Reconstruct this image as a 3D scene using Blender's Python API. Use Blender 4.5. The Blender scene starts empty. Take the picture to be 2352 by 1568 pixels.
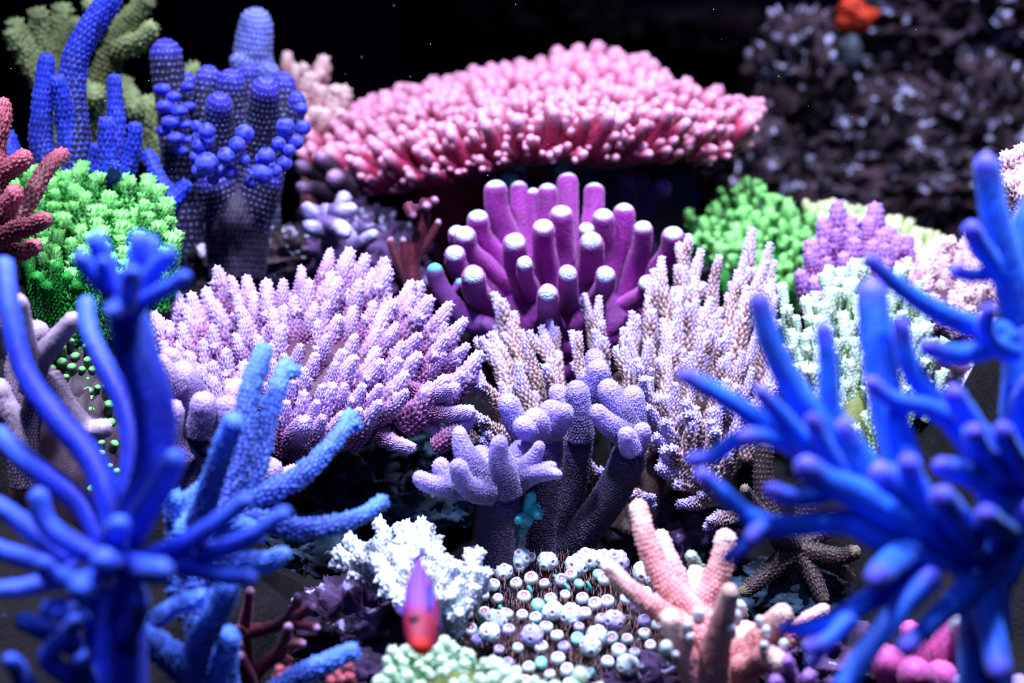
import bpy, bmesh, math, random
import numpy as np
from mathutils import Vector, Matrix

RNG = np.random.default_rng(7)
random.seed(7)
sc = bpy.context.scene
COL = sc.collection

# ------------------------------------------------------------------ camera
PITCH = math.radians(14.0)
CAM = np.array([0.0, 0.0, 1.0])
FWD = np.array([0.0, math.cos(PITCH), -math.sin(PITCH)])
UP = np.array([0.0, math.sin(PITCH), math.cos(PITCH)])
RIGHT = np.array([1.0, 0.0, 0.0])
FOV = 36.0 / 50.0

def pxm(d):
    return FOV * d / 2352.0

def P(x, y, d):
    """point that the photograph shows at pixel x, y, at distance d along the lens axis"""
    k = pxm(d)
    return CAM + FWD * d + RIGHT * ((x - 1176.0) * k) + UP * ((784.0 - y) * k)

cam_data = bpy.data.cameras.new('camera')
cam_data.lens = 50; cam_data.sensor_width = 36
cam_data.clip_start = 0.05
cam_data.dof.use_dof = True
cam_data.dof.focus_distance = 1.40
cam_data.dof.aperture_fstop = 2.3
cam = bpy.data.objects.new('camera', cam_data)
cam.location = CAM
cam.rotation_euler = (math.pi / 2 - PITCH, 0, 0)
COL.objects.link(cam)
sc.camera = cam

# ------------------------------------------------------------------ world and lights
w = bpy.data.worlds.new('water'); sc.world = w; w.use_nodes = True
w.node_tree.nodes['Background'].inputs[0].default_value = (0.02, 0.05, 0.35, 1)
w.node_tree.nodes['Background'].inputs[1].default_value = 0.07

def area(name, loc, target, size, power, color, spread=110):
    l = bpy.data.lights.new(name, 'AREA'); l.shape = 'DISK'; l.size = size
    l.energy = power; l.color = color; l.spread = math.radians(spread)
    o = bpy.data.objects.new(name, l); o.location = loc
    v = Vector(target) - Vector(loc)
    o.rotation_euler = v.to_track_quat('-Z', 'Y').to_euler()
    COL.objects.link(o)
    return o

area('aquarium_or_fill_lamp', (-0.34, 1.00, 2.0), (-0.30, 1.25, 0.6), 0.11, 12.0, (0.72, 0.74, 1.0), 85)
area('aquarium_or_fill_lamp', (0.38, 1.00, 2.0), (0.34, 1.25, 0.6), 0.11, 12.0, (0.72, 0.74, 1.0), 85)
area('aquarium_or_fill_lamp', (0.20, 1.62, 2.2), (0.18, 1.72, 0.7), 0.16, 6.5, (0.74, 0.75, 1.0), 80)
area('aquarium_or_fill_lamp', (0.75, 1.95, 2.3), (0.70, 2.45, 0.9), 0.20, 3.6, (0.62, 0.66, 1.0), 60)  # added fill to brighten the back right rocks the overhead lamps miss
area('aquarium_or_fill_lamp', (0.0, 0.15, 1.8), (0.0, 1.30, 0.6), 0.40, 1.5, (0.26, 0.42, 1.0), 90)  # added weak blue fill from the camera side, not a tank lamp

vs = sc.view_settings
vs.view_transform = 'Standard'; vs.look = 'None'; vs.gamma = 1.0; vs.use_curve_mapping = False
vs.exposure = 0.0

# ------------------------------------------------------------------ noise
_H = RNG.random((32, 32, 32))
def vnoise(p):
    i = np.floor(p).astype(int); f = p - i; f = f * f * (3 - 2 * f)
    r = 0
    for dx in (0, 1):
        for dy in (0, 1):
            for dz in (0, 1):
                wgt = (f[:, 0] if dx else 1 - f[:, 0]) * (f[:, 1] if dy else 1 - f[:, 1]) * (f[:, 2] if dz else 1 - f[:, 2])
                r = r + wgt * _H[(i[:, 0] + dx) % 32, (i[:, 1] + dy) % 32, (i[:, 2] + dz) % 32]
    return r
def billow(p, octs=3, gain=0.5):
    a = 1.0; s = 0; t = 0
    for o in range(octs):
        s = s + a * (1 - np.abs(2 * vnoise(p * 2 ** o + 7.3 * o) - 1)); t += a; a *= gain
    return s / t

# ------------------------------------------------------------------ materials
def new_mat(name):
    m = bpy.data.materials.new(name); m.use_nodes = True
    nt = m.node_tree; b = nt.nodes['Principled BSDF']
    return m, nt, b

def c4(c):
    return (c[0], c[1], c[2], 1)

def mixrgb(nt, fac, a, b, mode='MIX'):
    n = nt.nodes.new('ShaderNodeMix'); n.data_type = 'RGBA'; n.blend_type = mode
    for sock, v in ((n.inputs['Factor'], fac), (n.inputs[6], a), (n.inputs[7], b)):
        if isinstance(v, (int, float)): sock.default_value = v
        elif isinstance(v, tuple): sock.default_value = c4(v)
        else: nt.links.new(v, sock)
    return n.outputs[2]

def attr(nt, name):
    n = nt.nodes.new('ShaderNodeAttribute'); n.attribute_name = name
    return n.outputs['Fac']

def maprange(nt, v, a, b, c=0, d=1, smooth=True):
    n = nt.nodes.new('ShaderNodeMapRange')
    if smooth: n.interpolation_type = 'SMOOTHSTEP'
    nt.links.new(v, n.inputs[0])
    n.inputs[1].default_value = a; n.inputs[2].default_value = b
    n.inputs[3].default_value = c; n.inputs[4].default_value = d
    return n.outputs[0]

def srgb(r, g, b):
    f = lambda u: ((u / 255 + 0.055) / 1.055) ** 2.4 if u > 10 else u / 255 / 12.92
    return (f(r), f(g), f(b))

def coral_mat(name, base, tip, nub, t0=0.0, t1=1.0, nubmix=0.6, rough=0.55, sheen=0.12, sheen_tint=None, bump=0.25, grain=900.0, sss=0.0, b0=0.15, b1=0.9, cell=0.0):
    m, nt, b = new_mat(name)
    t = maprange(nt, attr(nt, 't'), t0, t1)
    col = mixrgb(nt, t, base, tip)  # pale tips are growth; dark branch feet also paint in the shade between branches
    bb = maprange(nt, attr(nt, 'b'), b0, b1, 0, nubmix)
    col = mixrgb(nt, bb, col, nub)
    v = nt.nodes.new('ShaderNodeTexVoronoi'); v.inputs['Scale'].default_value = grain
    geo = nt.nodes.new('ShaderNodeNewGeometry')
    nt.links.new(geo.outputs['Position'], v.inputs['Vector'])
    if cell:
        ring = maprange(nt, v.outputs['Distance'], 0.28, 0.5, cell, 0.0)
        rm = nt.nodes.new('ShaderNodeMath'); rm.operation = 'MULTIPLY'; nt.links.new(ring, rm.inputs[0]); nt.links.new(maprange(nt, t, 0.0, 0.8, 0.15, 1.0), rm.inputs[1]); ring = rm.outputs[0]
        col = mixrgb(nt, ring, col, nub)
        core = maprange(nt, v.outputs['Distance'], 0.0, 0.2, cell, 0.0)
        col = mixrgb(nt, core, col, base)
    tc = nt.nodes.new('ShaderNodeTexCoord')
    nz = nt.nodes.new('ShaderNodeTexNoise'); nz.inputs['Scale'].default_value = 45
    nt.links.new(tc.outputs['Object'], nz.inputs['Vector'])
    var = maprange(nt, nz.outputs['Fac'], 0.3, 0.7, 0.72, 1.12)
    oi = nt.nodes.new('ShaderNodeObjectInfo')
    rv = maprange(nt, oi.outputs['Random'], 0, 1, 0.85, 1.1, False)
    mm = nt.nodes.new('ShaderNodeMath'); mm.operation = 'MULTIPLY'
    nt.links.new(var, mm.inputs[0]); nt.links.new(rv, mm.inputs[1])
    cr = nt.nodes.new('ShaderNodeVectorMath'); cr.operation = 'SCALE'
    nt.links.new(col, cr.inputs[0]); nt.links.new(mm.outputs[0], cr.inputs['Scale'])
    nt.links.new(cr.outputs[0], b.inputs['Base Color'])
    b.inputs['Roughness'].default_value = rough
    b.inputs['Specular IOR Level'].default_value = 0.35
    b.inputs['Sheen Weight'].default_value = sheen
    b.inputs['Sheen Tint'].default_value = c4(sheen_tint or (0.6, 0.6, 1.0))
    b.inputs['Sheen Roughness'].default_value = 0.5
    if sss:
        b.inputs['Subsurface Weight'].default_value = sss
        b.inputs['Subsurface Radius'].default_value = (0.01, 0.006, 0.012)
        b.inputs['Subsurface Scale'].default_value = 0.5
    bp = nt.nodes.new('ShaderNodeBump'); bp.inputs['Strength'].default_value = bump; bp.inputs['Distance'].default_value = 0.0008 if not cell else 0.0016
    bp.invert = True
    nt.links.new(v.outputs['Distance'], bp.inputs['Height'])
    nt.links.new(bp.outputs[0], b.inputs['Normal'])
    return m

def rock_mat(name, dark, mid, pale, scale=18.0, cover=0.55, spot=60.0):
    m, nt, b = new_mat(name)
    geo = nt.nodes.new('ShaderNodeNewGeometry')
    n1 = nt.nodes.new('ShaderNodeTexNoise'); n1.inputs['Scale'].default_value = scale; n1.inputs['Detail'].default_value = 6
    n2 = nt.nodes.new('ShaderNodeTexNoise'); n2.inputs['Scale'].default_value = spot; n2.inputs['Detail'].default_value = 3
    v = nt.nodes.new('ShaderNodeTexVoronoi'); v.inputs['Scale'].default_value = spot * 4
    for n in (n1, n2, v): nt.links.new(geo.outputs['Position'], n.inputs['Vector'])
    c = mixrgb(nt, maprange(nt, n1.outputs['Fac'], 0.35, 0.65), dark, mid)
    c = mixrgb(nt, maprange(nt, n2.outputs['Fac'], cover, cover + 0.1), c, pale)
    nt.links.new(c, b.inputs['Base Color'])
    b.inputs['Roughness'].default_value = 0.85
    b.inputs['Specular IOR Level'].default_value = 0.25
    bp = nt.nodes.new('ShaderNodeBump'); bp.inputs['Strength'].default_value = 0.6; bp.inputs['Distance'].default_value = 0.004
    nt.links.new(n2.outputs['Fac'], bp.inputs['Height'])
    b2 = nt.nodes.new('ShaderNodeBump'); b2.inputs['Strength'].default_value = 0.4; b2.inputs['Distance'].default_value = 0.0015
    nt.links.new(v.outputs['Distance'], b2.inputs['Height']); nt.links.new(bp.outputs[0], b2.inputs['Normal'])
    nt.links.new(b2.outputs[0], b.inputs['Normal'])
    return m

# ------------------------------------------------------------------ mesh helpers
TRIS = [0]
def mesh_from(name, V, F, t=None, b=None, mat=None):
    """V n*3, F m*4 (quads, a triangle repeats its last index)"""
    me = bpy.data.meshes.new(name)
    V = np.asarray(V, dtype=np.float32); F = np.asarray(F, dtype=np.int32)
    tri = F[:, 2] == F[:, 3]
    cnt = np.where(tri, 3, 4).astype(np.int32)
    start = np.concatenate(([0], np.cumsum(cnt)[:-1])).astype(np.int32)
    keep = np.ones(F.shape, bool); keep[tri, 3] = False
    loops = F[keep]
    me.vertices.add(len(V)); me.vertices.foreach_set('co', V.ravel())
    me.loops.add(len(loops)); me.loops.foreach_set('vertex_index', loops.astype(np.int32))
    me.polygons.add(len(F)); me.polygons.foreach_set('loop_start', start); me.polygons.foreach_set('loop_total', cnt)
    me.update(calc_edges=True)
    me.polygons.foreach_set('use_smooth', np.ones(len(F), bool))
    for nm, a in (('t', t), ('b', b)):
        if a is not None:
            at = me.attributes.new(nm, 'FLOAT', 'POINT'); at.data.foreach_set('value', np.asarray(a, dtype=np.float32))
    if mat: me.materials.append(mat)
    me.validate()
    TRIS[0] += int((cnt - 2).sum())
    return me

def catmull(pts, rad, n_per=8):
    pts = np.asarray(pts, float); rad = np.asarray(rad, float)
    if len(pts) < 3:
        u = np.linspace(0, 1, n_per * 2)[:, None]
        return pts[0] * (1 - u) + pts[-1] * u, rad[0] * (1 - u[:, 0]) + rad[-1] * u[:, 0]
    A = np.vstack([2 * pts[0] - pts[1], pts, 2 * pts[-1] - pts[-2]])
    R = np.concatenate([[rad[0]], rad, [rad[-1]]])
    op, orr = [], []
    for i in range(1, len(A) - 2):
        for u in np.linspace(0, 1, n_per, endpoint=False):
            c = (-u + 2 * u * u - u ** 3, 2 - 5 * u * u + 3 * u ** 3, u + 4 * u * u - 3 * u ** 3, -u * u + u ** 3)
            op.append(0.5 * (c[0] * A[i - 1] + c[1] * A[i] + c[2] * A[i + 1] + c[3] * A[i + 2]))
            orr.append(R[i] * (1 - u) + R[i + 1] * u)
    op.append(pts[-1]); orr.append(rad[-1])
    return np.array(op), np.array(orr)

def tube(pts, rad, nub_w=0.004, nub_h=0.0012, lean=0.5, k=2, tiplen=None, wob=0.08, seed=0, flat=1.0, amp_var=0.5, round_tip=1.3, nubpow=1.0, jit=0.0):
    """a branch from its foot to its rounded tip; its cups (corallites) stand out of ONE connected skin"""
    rs = np.random.default_rng(seed)
    C, R = catmull(pts, rad)
    seg = np.linalg.norm(np.diff(C, axis=0), axis=1); s = np.concatenate([[0], np.cumsum(seg)]); L = s[-1]
    tiplen = tiplen or L
    rt = R[-1] * round_tip
    rt = min(rt, L * 0.6)
    N = 500
    ss = np.concatenate([np.linspace(0, L - rt, N, endpoint=False), L - rt + rt * np.sin(np.linspace(0, math.pi / 2, 80))])
    rr = np.interp(ss, s, R)
    cap = np.sqrt(np.clip(1 - (np.clip(ss - (L - rt), 0, None) / rt) ** 2, 0, 1))
    rr = rr * cap
    sg = np.concatenate([[0], np.cumsum(np.hypot(np.diff(ss), np.diff(rr)))])
    S = sg[-1]
    kr = 2 if k == 2 else 3
    rows = max(2, int(round(S / nub_w))); nr = rows * kr
    v = (np.arange(nr) + 0.5) / nr if k == 2 else (np.arange(nr)) / nr
    sig = v * S
    sa = np.interp(sig, sg, ss); ra = np.interp(sig, sg, rr)
    dr = np.gradient(rr, sg); ds = np.gradient(ss, sg)
    dra = np.interp(sig, sg, dr); dsa = np.interp(sig, sg, ds)
    ctr = np.stack([np.interp(sa, s, C[:, j]) for j in range(3)], 1)
    T = np.gradient(C, axis=0); T /= np.linalg.norm(T, axis=1)[:, None] + 1e-12
    Ta = np.stack([np.interp(sa, s, T[:, j]) for j in range(3)], 1); Ta /= np.linalg.norm(Ta, axis=1)[:, None] + 1e-12
    n = max(4, int(round(2 * math.pi * float(np.max(R)) / nub_w)))
    na = n * k
    # parallel transport
    a0 = np.cross(Ta[0], [0, 0, 1.0])
    if np.linalg.norm(a0) < 0.1: a0 = np.cross(Ta[0], [1.0, 0, 0])
    U = np.zeros_like(Ta); U[0] = a0 / np.linalg.norm(a0)
    for i in range(1, nr):
        u = U[i - 1] - Ta[i] * np.dot(U[i - 1], Ta[i]); U[i] = u / (np.linalg.norm(u) + 1e-12)
    W = np.cross(Ta, U)
    th = np.arange(na) / na * 2 * math.pi
    row_tw = np.repeat(rs.uniform(-0.3, 0.3, rows + 1), kr)[:nr] * 2 * math.pi / n
    th = th[None, :] + row_tw[:, None]
    rad_dir = U[:, None, :] * np.cos(th)[..., None] + W[:, None, :] * np.sin(th)[..., None] * flat
    row = np.arange(nr) // kr
    ph = np.arange(nr) % kr
    vl = (ph / kr) if k != 2 else ph * 0.5
    vl = np.where(vl > 0.5, vl - 1, vl)
    off = (row % 2) * (k // 2)
    ci = (np.arange(na)[None, :] + off[:, None])
    ul = (ci % k) / k; ul = np.where(ul > 0.5, ul - 1, ul)
    cell = (ci // k) % n
    amp = 1 + amp_var * (rs.random((rows + 1, n)) * 2 - 1)
    A = amp[row[:, None], cell]
    d2 = ((ul) ** 2 + (vl[:, None]) ** 2) * 4
    f = np.clip(1 - d2 * 0.95, 0, 1) ** nubpow
    shrink = np.clip(ra / (np.max(R) * 0.75), 0.15, 1)[:, None]
    g = f * A * nub_h * shrink
    th_n = 2 + seed % 3
    wobf = 1 + wob * (np.sin(sa[:, None] / (np.mean(R) * 2.2) + seed) * 0.6 + np.sin(th * th_n + sa[:, None] / (np.mean(R) * 3) + seed * 1.7) * 0.5)
    if jit: wobf = wobf + jit * (rs.random((nr, na)) - 0.5)
    base = ctr[:, None, :] + rad_dir * (ra[:, None] * wobf)[..., None]
    nrm = rad_dir * np.clip(dsa, 0, 1)[:, None, None] - Ta[:, None, :] * dra[:, None, None]
    V = base + nrm * g[..., None] + Ta[:, None, :] * (g * lean * np.clip(dsa, 0, 1)[:, None])[..., None]
    js = (rs.random((rows + 1, n)) - 0.5)[row[:, None], cell] * 0.35 * nub_w * f
    jc = (rs.random((rows + 1, n)) - 0.5)[row[:, None], cell] * 0.35 * nub_w * f * shrink
    V = V + Ta[:, None, :] * (js * np.clip(dsa, 0, 1)[:, None])[..., None] + np.cross(Ta[:, None, :], rad_dir) * jc[..., None]
    tt = np.clip(1 - (L - sa) / tiplen, 0, 1)
    V = V.reshape(-1, 3)
    tv = np.repeat(tt, na); bv = f.reshape(-1)
    tipP = C[-1] + T[-1] * nub_h * 0.7; footP = C[0] - T[0] * R[0] * 0.3
    V = np.vstack([V, tipP, footP]); tv = np.concatenate([tv, [1, 0]]); bv = np.concatenate([bv, [0.6, 0]])
    i = np.arange(nr - 1)[:, None] * na; j = np.arange(na)[None, :]; j2 = (j + 1) % na
    Q = np.stack([(i + j), (i + j2), (i + na + j2), (i + na + j)], -1).reshape(-1, 4)
    top = (nr - 1) * na; J = np.arange(na); J2 = (J + 1) % na; ti = nr * na
    c1 = np.stack([top + J, top + J2, np.full(na, ti), np.full(na, ti)], 1)
    c0 = np.stack([J2, J, np.full(na, ti + 1), np.full(na, ti + 1)], 1)
    return V, np.vstack([Q, c1, c0]), tv, bv

def join(parts):
    V, F, T, B = [], [], [], []; o = 0
    for v, f, t, b in parts:
        V.append(v); F.append(f + o); T.append(t); B.append(b); o += len(v)
    return np.vstack(V), np.vstack(F), np.concatenate(T), np.concatenate(B)

_ico = {}
def ico(n):
    if n not in _ico:
        bm = bmesh.new(); bmesh.ops.create_icosphere(bm, subdivisions=n, radius=1)
        V = np.array([v.co[:] for v in bm.verts]); F = np.array([[v.index for v in f.verts] for f in bm.faces]); bm.free()
        _ico[n] = (V / np.linalg.norm(V, axis=1)[:, None], np.hstack([F, F[:, 2:3]]))
    return _ico[n]

def blob(center, size, seed=0, amp=0.25, freq=2.0, octs=3, sub=4, axes=None):
    V, F = ico(sub)
    sz = np.asarray(size, float)
    n = billow(V * (sz / sz.mean()) * freq + seed * 3.17 + 50, octs)
    r = 1 + amp * (n - 0.6) * 2
    X = V * r[:, None] * np.asarray(size, float)
    if axes is not None: X = X @ axes
    b = np.clip((n - 0.5) * 3, 0, 1)
    return X + np.asarray(center), F, np.full(len(V), 0.3), b

# ------------------------------------------------------------------ things
ANCH = []
def thing(name, loc, label, cat, group=None, anchor=True):
    o = bpy.data.objects.new(name, None); COL.objects.link(o)
    o.empty_display_size = 0.03
    o.location = loc; o['label'] = label; o['category'] = cat
    if group: o['group'] = group
    if anchor: ANCH.append(np.array(loc, float))
    return o

def part(name, root, geom, mat, label=None, kind=None):
    V, F, t, b = geom
    me = mesh_from(name, V - np.array(root.location), F, t, b, mat)
    o = bpy.data.objects.new(name, me); COL.objects.link(o); o.parent = root
    if label: o['label'] = label
    if kind: o['kind'] = kind
    return o

def single(name, geom, mat, label=None, cat=None, kind=None, group=None, origin=None):
    V, F, t, b = geom
    c = V.mean(0) if origin is None else np.asarray(origin)
    if origin is None: c = np.array([c[0], c[1], V[:, 2].min()])
    me = mesh_from(name, V - c, F, t, b, mat)
    o = bpy.data.objects.new(name, me); COL.objects.link(o); o.location = c
    if label: o['label'] = label
    if cat: o['category'] = cat
    if kind: o['kind'] = kind
    if group: o['group'] = group
    return o

def path(spec, scale=1.0):
    """spec: ([(x,y),...] from TIP to FOOT, r_tip, r_foot, d_tip, d_foot) in photograph pixels -> foot-to-tip points, radii"""
    pts, r1, r0, d1, d0 = spec[:5]
    pts = pts[::-1]; n = len(pts)
    out, rad = [], []
    for i, (x, y) in enumerate(pts):
        u = i / (n - 1); u2 = u ** 1.0
        d = d0 + (d1 - d0) * u2
        out.append(P(x, y, d)); rad.append((r0 + (r1 - r0) * u) * pxm(d) * scale)
    return np.array(out), np.array(rad)

def staghorn(name, label, cat, foot, specs, mat, nub_px=11, nub_h=0.3, k=2, lean=0.7, tip_px=120, group=None, partname='branch', seed=0, wob=0.06, **kw):
    root = thing(name, foot, label, cat, group)
    for i, sp in enumerate(specs):
        pts, rad = path(sp)
        dm = (sp[3] + sp[4]) / 2
        w_ = nub_px * pxm(dm)
        nm = partname; mt = mat
        if len(sp) > 5:
            o_ = sp[5]; nm = o_.get('name', partname); mt = o_.get('mat', mat)
        g = tube(pts, rad, nub_w=w_, nub_h=w_ * nub_h, k=k, lean=lean, tiplen=tip_px * pxm(dm), seed=seed * 100 + i, wob=wob, **kw)
        part(nm, root, g, mt)
    return root

def inside(poly, x, y):
    c = False; j = len(poly) - 1
    for i in range(len(poly)):
        xi, yi = poly[i]; xj, yj = poly[j]
        if (yi > y) != (yj > y) and x < (xj - xi) * (y - yi) / (yj - yi + 1e-9) + xi: c = not c
        j = i
    return c

def scatter(poly, dmin, seed=0, tries=6000, cap=400):
    rs = random.Random(seed)
    xs = [p[0] for p in poly]; ys = [p[1] for p in poly]
    out = []
    for _ in range(tries):
        x = rs.uniform(min(xs), max(xs)); y = rs.uniform(min(ys), max(ys))
        if not inside(poly, x, y): continue
        if all((x - a) ** 2 + (y - b) ** 2 > dmin ** 2 for a, b in out):
            out.append((x, y))
            if len(out) >= cap: break
    return out

def finger_protos(nm, mat, n=5, slim=0.13, nub_w=0.055, nub_h=0.05, lean=0.9, k=2, bend=0.12, taper=0.55, tipfrac=0.5, prongs=0, prong_len=0.3, seed=0, nubpow=1.0, round_tip=1.3, amp_var=0.4, belly=1.0, prong_up=1.1):
    """unit-long branchlets standing on z = 0"""
    out = []
    for i in range(n):
        rs = np.random.default_rng(seed * 77 + i)
        a = rs.random() * 6.28; bx = bend * (0.3 + rs.random())
        b = np.array([math.cos(a), math.sin(a), 0]) * bx
        pts = [np.array([0, 0, 0]), np.array([0, 0, .35]) + b * .5, np.array([0, 0, .7]) + b * .8, np.array([0, 0, 1.0]) + b * 0.6]
        rad = [slim, slim * belly, slim * (belly * 0.45 + taper * 0.55), slim * taper]
        gs = [tube(pts, rad, nub_w=nub_w, nub_h=nub_h, lean=lean, k=k, tiplen=tipfrac, seed=seed + i, nubpow=nubpow, round_tip=round_tip, amp_var=amp_var)]
        for q in range(prongs):
            z = 0.25 + 0.5 * (q + rs.random() * 0.6) / max(prongs, 1)
            an = q * 2.4 + rs.random()
            dr = np.array([math.cos(an), math.sin(an), prong_up]); dr /= np.linalg.norm(dr)
            c = np.array([0, 0, z]) + b * min(1, z * 1.2)
            ln = prong_len * (0.7 + 0.5 * rs.random())
            p2 = [c, c + dr * ln * 0.5, c + dr * ln * 0.85 + np.array([0, 0, ln * 0.22])]
            gs.append(tube(p2, [slim * .62, slim * .55, slim * taper * .75], nub_w=nub_w, nub_h=nub_h, lean=lean, k=k, tiplen=ln, seed=seed + i * 9 + q, nubpow=nubpow, round_tip=round_tip, amp_var=amp_var))
        V, F, t, bb = join(gs)
        out.append(mesh_from(nm, V, F, t, bb, mat))
    return out

def orient(base, dr, scale, roll, wscale=1.0):
    z = Vector(dr).normalized()
    q = z.to_track_quat('Z', 'Y')
    return Matrix.Translation(base) @ q.to_matrix().to_4x4() @ Matrix.Rotation(roll, 4, 'Z') @ Matrix.Diagonal((scale * wscale, scale * wscale, scale, 1))

def place(name, me, root, base, dr, scale, roll, wscale=1.0):
    o = bpy.data.objects.new(name, me); COL.objects.link(o); o.parent = root
    o.matrix_local = orient(Vector(base) - root.location, dr, scale, roll, wscale)
    return o

def bushy(name, label, cat, foot, tips, aim, protos, core_mat, length_px, up=0.35, jitter=0.15, partname='branch', core=1.25, group=None, seed=0, len_var=0.3, wscale=1.0, core_squash=1.0, stalk_px=60):
    """tips: 3-d points; every branchlet points from the aim point to its tip"""
    rs = random.Random(seed)
    root = thing(name, foot, label, cat, group)
    bases = []
    for tp in tips:
        tp = np.array(tp[:3], float)
        v = tp - aim; v /= np.linalg.norm(v)
        v = v + np.array([0, 0, up]) + np.array([rs.uniform(-1, 1) for _ in range(3)]) * jitter
        v /= np.linalg.norm(v)
        dd = float(np.dot(tp - CAM, FWD))
        Ln = length_px * pxm(dd) * (1 + len_var * rs.uniform(-1, 1))
        b = tp - v * Ln
        bases.append(b)
        place(partname, rs.choice(protos), root, b, v, Ln, rs.uniform(0, 6.28), wscale)
    Bp = np.array(bases); c = Bp.mean(0)
    X = Bp - c
    ev, evec = np.linalg.eigh(X.T @ X / len(X))
    size = np.sqrt(ev) * core + 0.004
    size[0] = max(size[0], size[2] * 0.25) * core_squash
    g = blob(c, size, seed=seed, amp=0.18, freq=3, sub=4, axes=evec.T)
    part('core', root, g, core_mat)
    f = np.array(foot, float)
    r0 = stalk_px * pxm(float(np.dot(f - CAM, FWD)))
    part('stalk', root, tube([f, f * .5 + c * .5, c], [r0, r0 * .7, r0 * .6], nub_w=r0 * .22, nub_h=r0 * .06, seed=seed, wob=.1), core_mat)
    return root

# ------------------------------------------------------------------ where each colony is rooted: photograph x, y and distance
FEET = {
    'table': (985, 700, 1.90), 'knobby': (545, 640, 1.66), 'column': (420, 620, 1.70), 'tallblue': (220, 640, 1.58),
    'tan': (200, 600, 1.78), 'creamback': (720, 520, 1.95), 'greenleft': (210, 860, 1.46), 'salmonleft': (-30, 760, 1.36),
    'lilacacro': (640, 1130, 1.50), 'velvet': (460, 1300, 1.32), 'bluefront': (270, 2000, 1.00), 'bluemid': (520, 1850, 1.14),
    'magenta': (1290, 830, 1.70), 'darkpurple': (1460, 640, 1.86), 'lobed': (1180, 1420, 1.36), 'lobedback': (1300, 1350, 1.44),
    'cream': (1450, 1230, 1.50), 'mint': (1930, 1080, 1.52), 'greenright': (1850, 800, 1.80), 'violet': (1960, 760, 1.64),
    'palepink': (2210, 880, 1.60), 'peachedge': (2400, 640, 1.42), 'blueright': (2270, 2000, 1.00), 'white': (1010, 1480, 1.27),
    'button': (1300, 1640, 1.27), 'minty': (1040, 1800, 1.12), 'peach': (1650, 1680, 1.20), 'brown': (1830, 1480, 1.48),
    'redthin': (575, 1640, 1.24), 'lavender': (790, 640, 1.72), 'pinksoft': (960, 720, 1.66), 'stem': (1150, 860, 1.60),
    'polypsleft': (200, 1480, 1.42), 'tancurve': (60, 1120, 1.30), 'rubble': (900, 1260, 1.56), 'bottomright': (2150, 1700, 1.22),
    'farright': (2150, 760, 2.3), 'farleft': (300, 700, 2.4), 'farmid': (1200, 700, 2.5), 'nearmid': (850, 1640, 1.30),
    'limits1': (-300, 1300, 1.3), 'limits2': (2700, 1300, 1.3), 'front1': (900, 2000, 0.95), 'front2': (1600, 2000, 0.95), 'gap': (1620, 1400, 1.46),
    'gap2': (750, 1250, 1.5), 'gap3': (2100, 1150, 1.45),
}
def foot(k):
    return P(*FEET[k])

# ------------------------------------------------------------------ the setting: tank back wall and the reef slope
M_wall, nt, bs = new_mat('dark_tank_wall')
bs.inputs['Base Color'].default_value = (0.004, 0.005, 0.035, 1); bs.inputs['Roughness'].default_value = 0.9
bs.inputs['Specular IOR Level'].default_value = 0.05
def slab(name, lo, hi, mat):
    lo = np.array(lo, float); hi = np.array(hi, float)
    V = np.array([[(hi if (i >> j) & 1 else lo)[j] for j in range(3)] for i in range(8)])
    F = np.array([[0, 2, 3, 1], [4, 5, 7, 6], [0, 1, 5, 4], [2, 6, 7, 3], [0, 4, 6, 2], [1, 3, 7, 5]])
    me = mesh_from(name, V, F, None, None, mat)
    me.polygons.foreach_set('use_smooth', np.zeros(len(F), bool))
    o = bpy.data.objects.new(name, me); COL.objects.link(o); o['kind'] = 'structure'
    return o
slab('wall_back', (-2.4, 3.3, 0.0), (2.4, 3.4, 2.6), M_wall)
slab('wall_left', (-2.4, 0.7, 0.0), (-2.3, 3.3, 2.6), M_wall)
slab('wall_right', (2.3, 0.7, 0.0), (2.4, 3.3, 2.6), M_wall)

M_reef = rock_mat('reef_rock', srgb(2, 2, 5), srgb(11, 8, 18), srgb(34, 34, 60), 14, 0.66, 55)
anch = np.array([P(*v) for v in FEET.values()])
def ground_z(x, y):
    d2 = (x[:, None] - anch[None, :, 0]) ** 2 + (y[:, None] - anch[None, :, 1]) ** 2
    wt = 1 / (d2 + 0.0012) ** 2
    return (wt * anch[None, :, 2]).sum(1) / wt.sum(1)
nx, ny = 300, 300
gx, gy = np.meshgrid(np.linspace(-1.9, 1.9, nx), np.linspace(0.72, 3.3, ny))
gx = gx.ravel(); gy = gy.ravel()
gz = ground_z(gx, gy)
pp = np.stack([gx, gy, gz], 1)
gz = gz + 0.055 * (billow(pp * 11, 4, 0.55) - 0.62) - 0.02
Vg = np.stack([gx, gy, gz], 1)
ii = np.arange(ny - 1)[:, None] * nx + np.arange(nx - 1)[None, :]
Fg = np.stack([ii, ii + 1, ii + nx + 1, ii + nx], -1).reshape(-1, 4)
fl = mesh_from('floor', Vg, Fg, None, None, M_reef)
o = bpy.data.objects.new('floor', fl); COL.objects.link(o); o['kind'] = 'structure'

# ------------------------------------------------------------------ rocks
M_back = rock_mat('encrusted_rock', srgb(12, 8, 14), srgb(84, 64, 74), srgb(205, 205, 240), 26, 0.57, 40)
M_teal = rock_mat('teal_rock', srgb(10, 18, 34), srgb(40, 66, 88), srgb(96, 118, 150), 24, 0.62, 60)
M_purple = rock_mat('purple_rock', srgb(24, 12, 36), srgb(84, 60, 104), srgb(150, 150, 190), 22, 0.60, 50)

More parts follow.
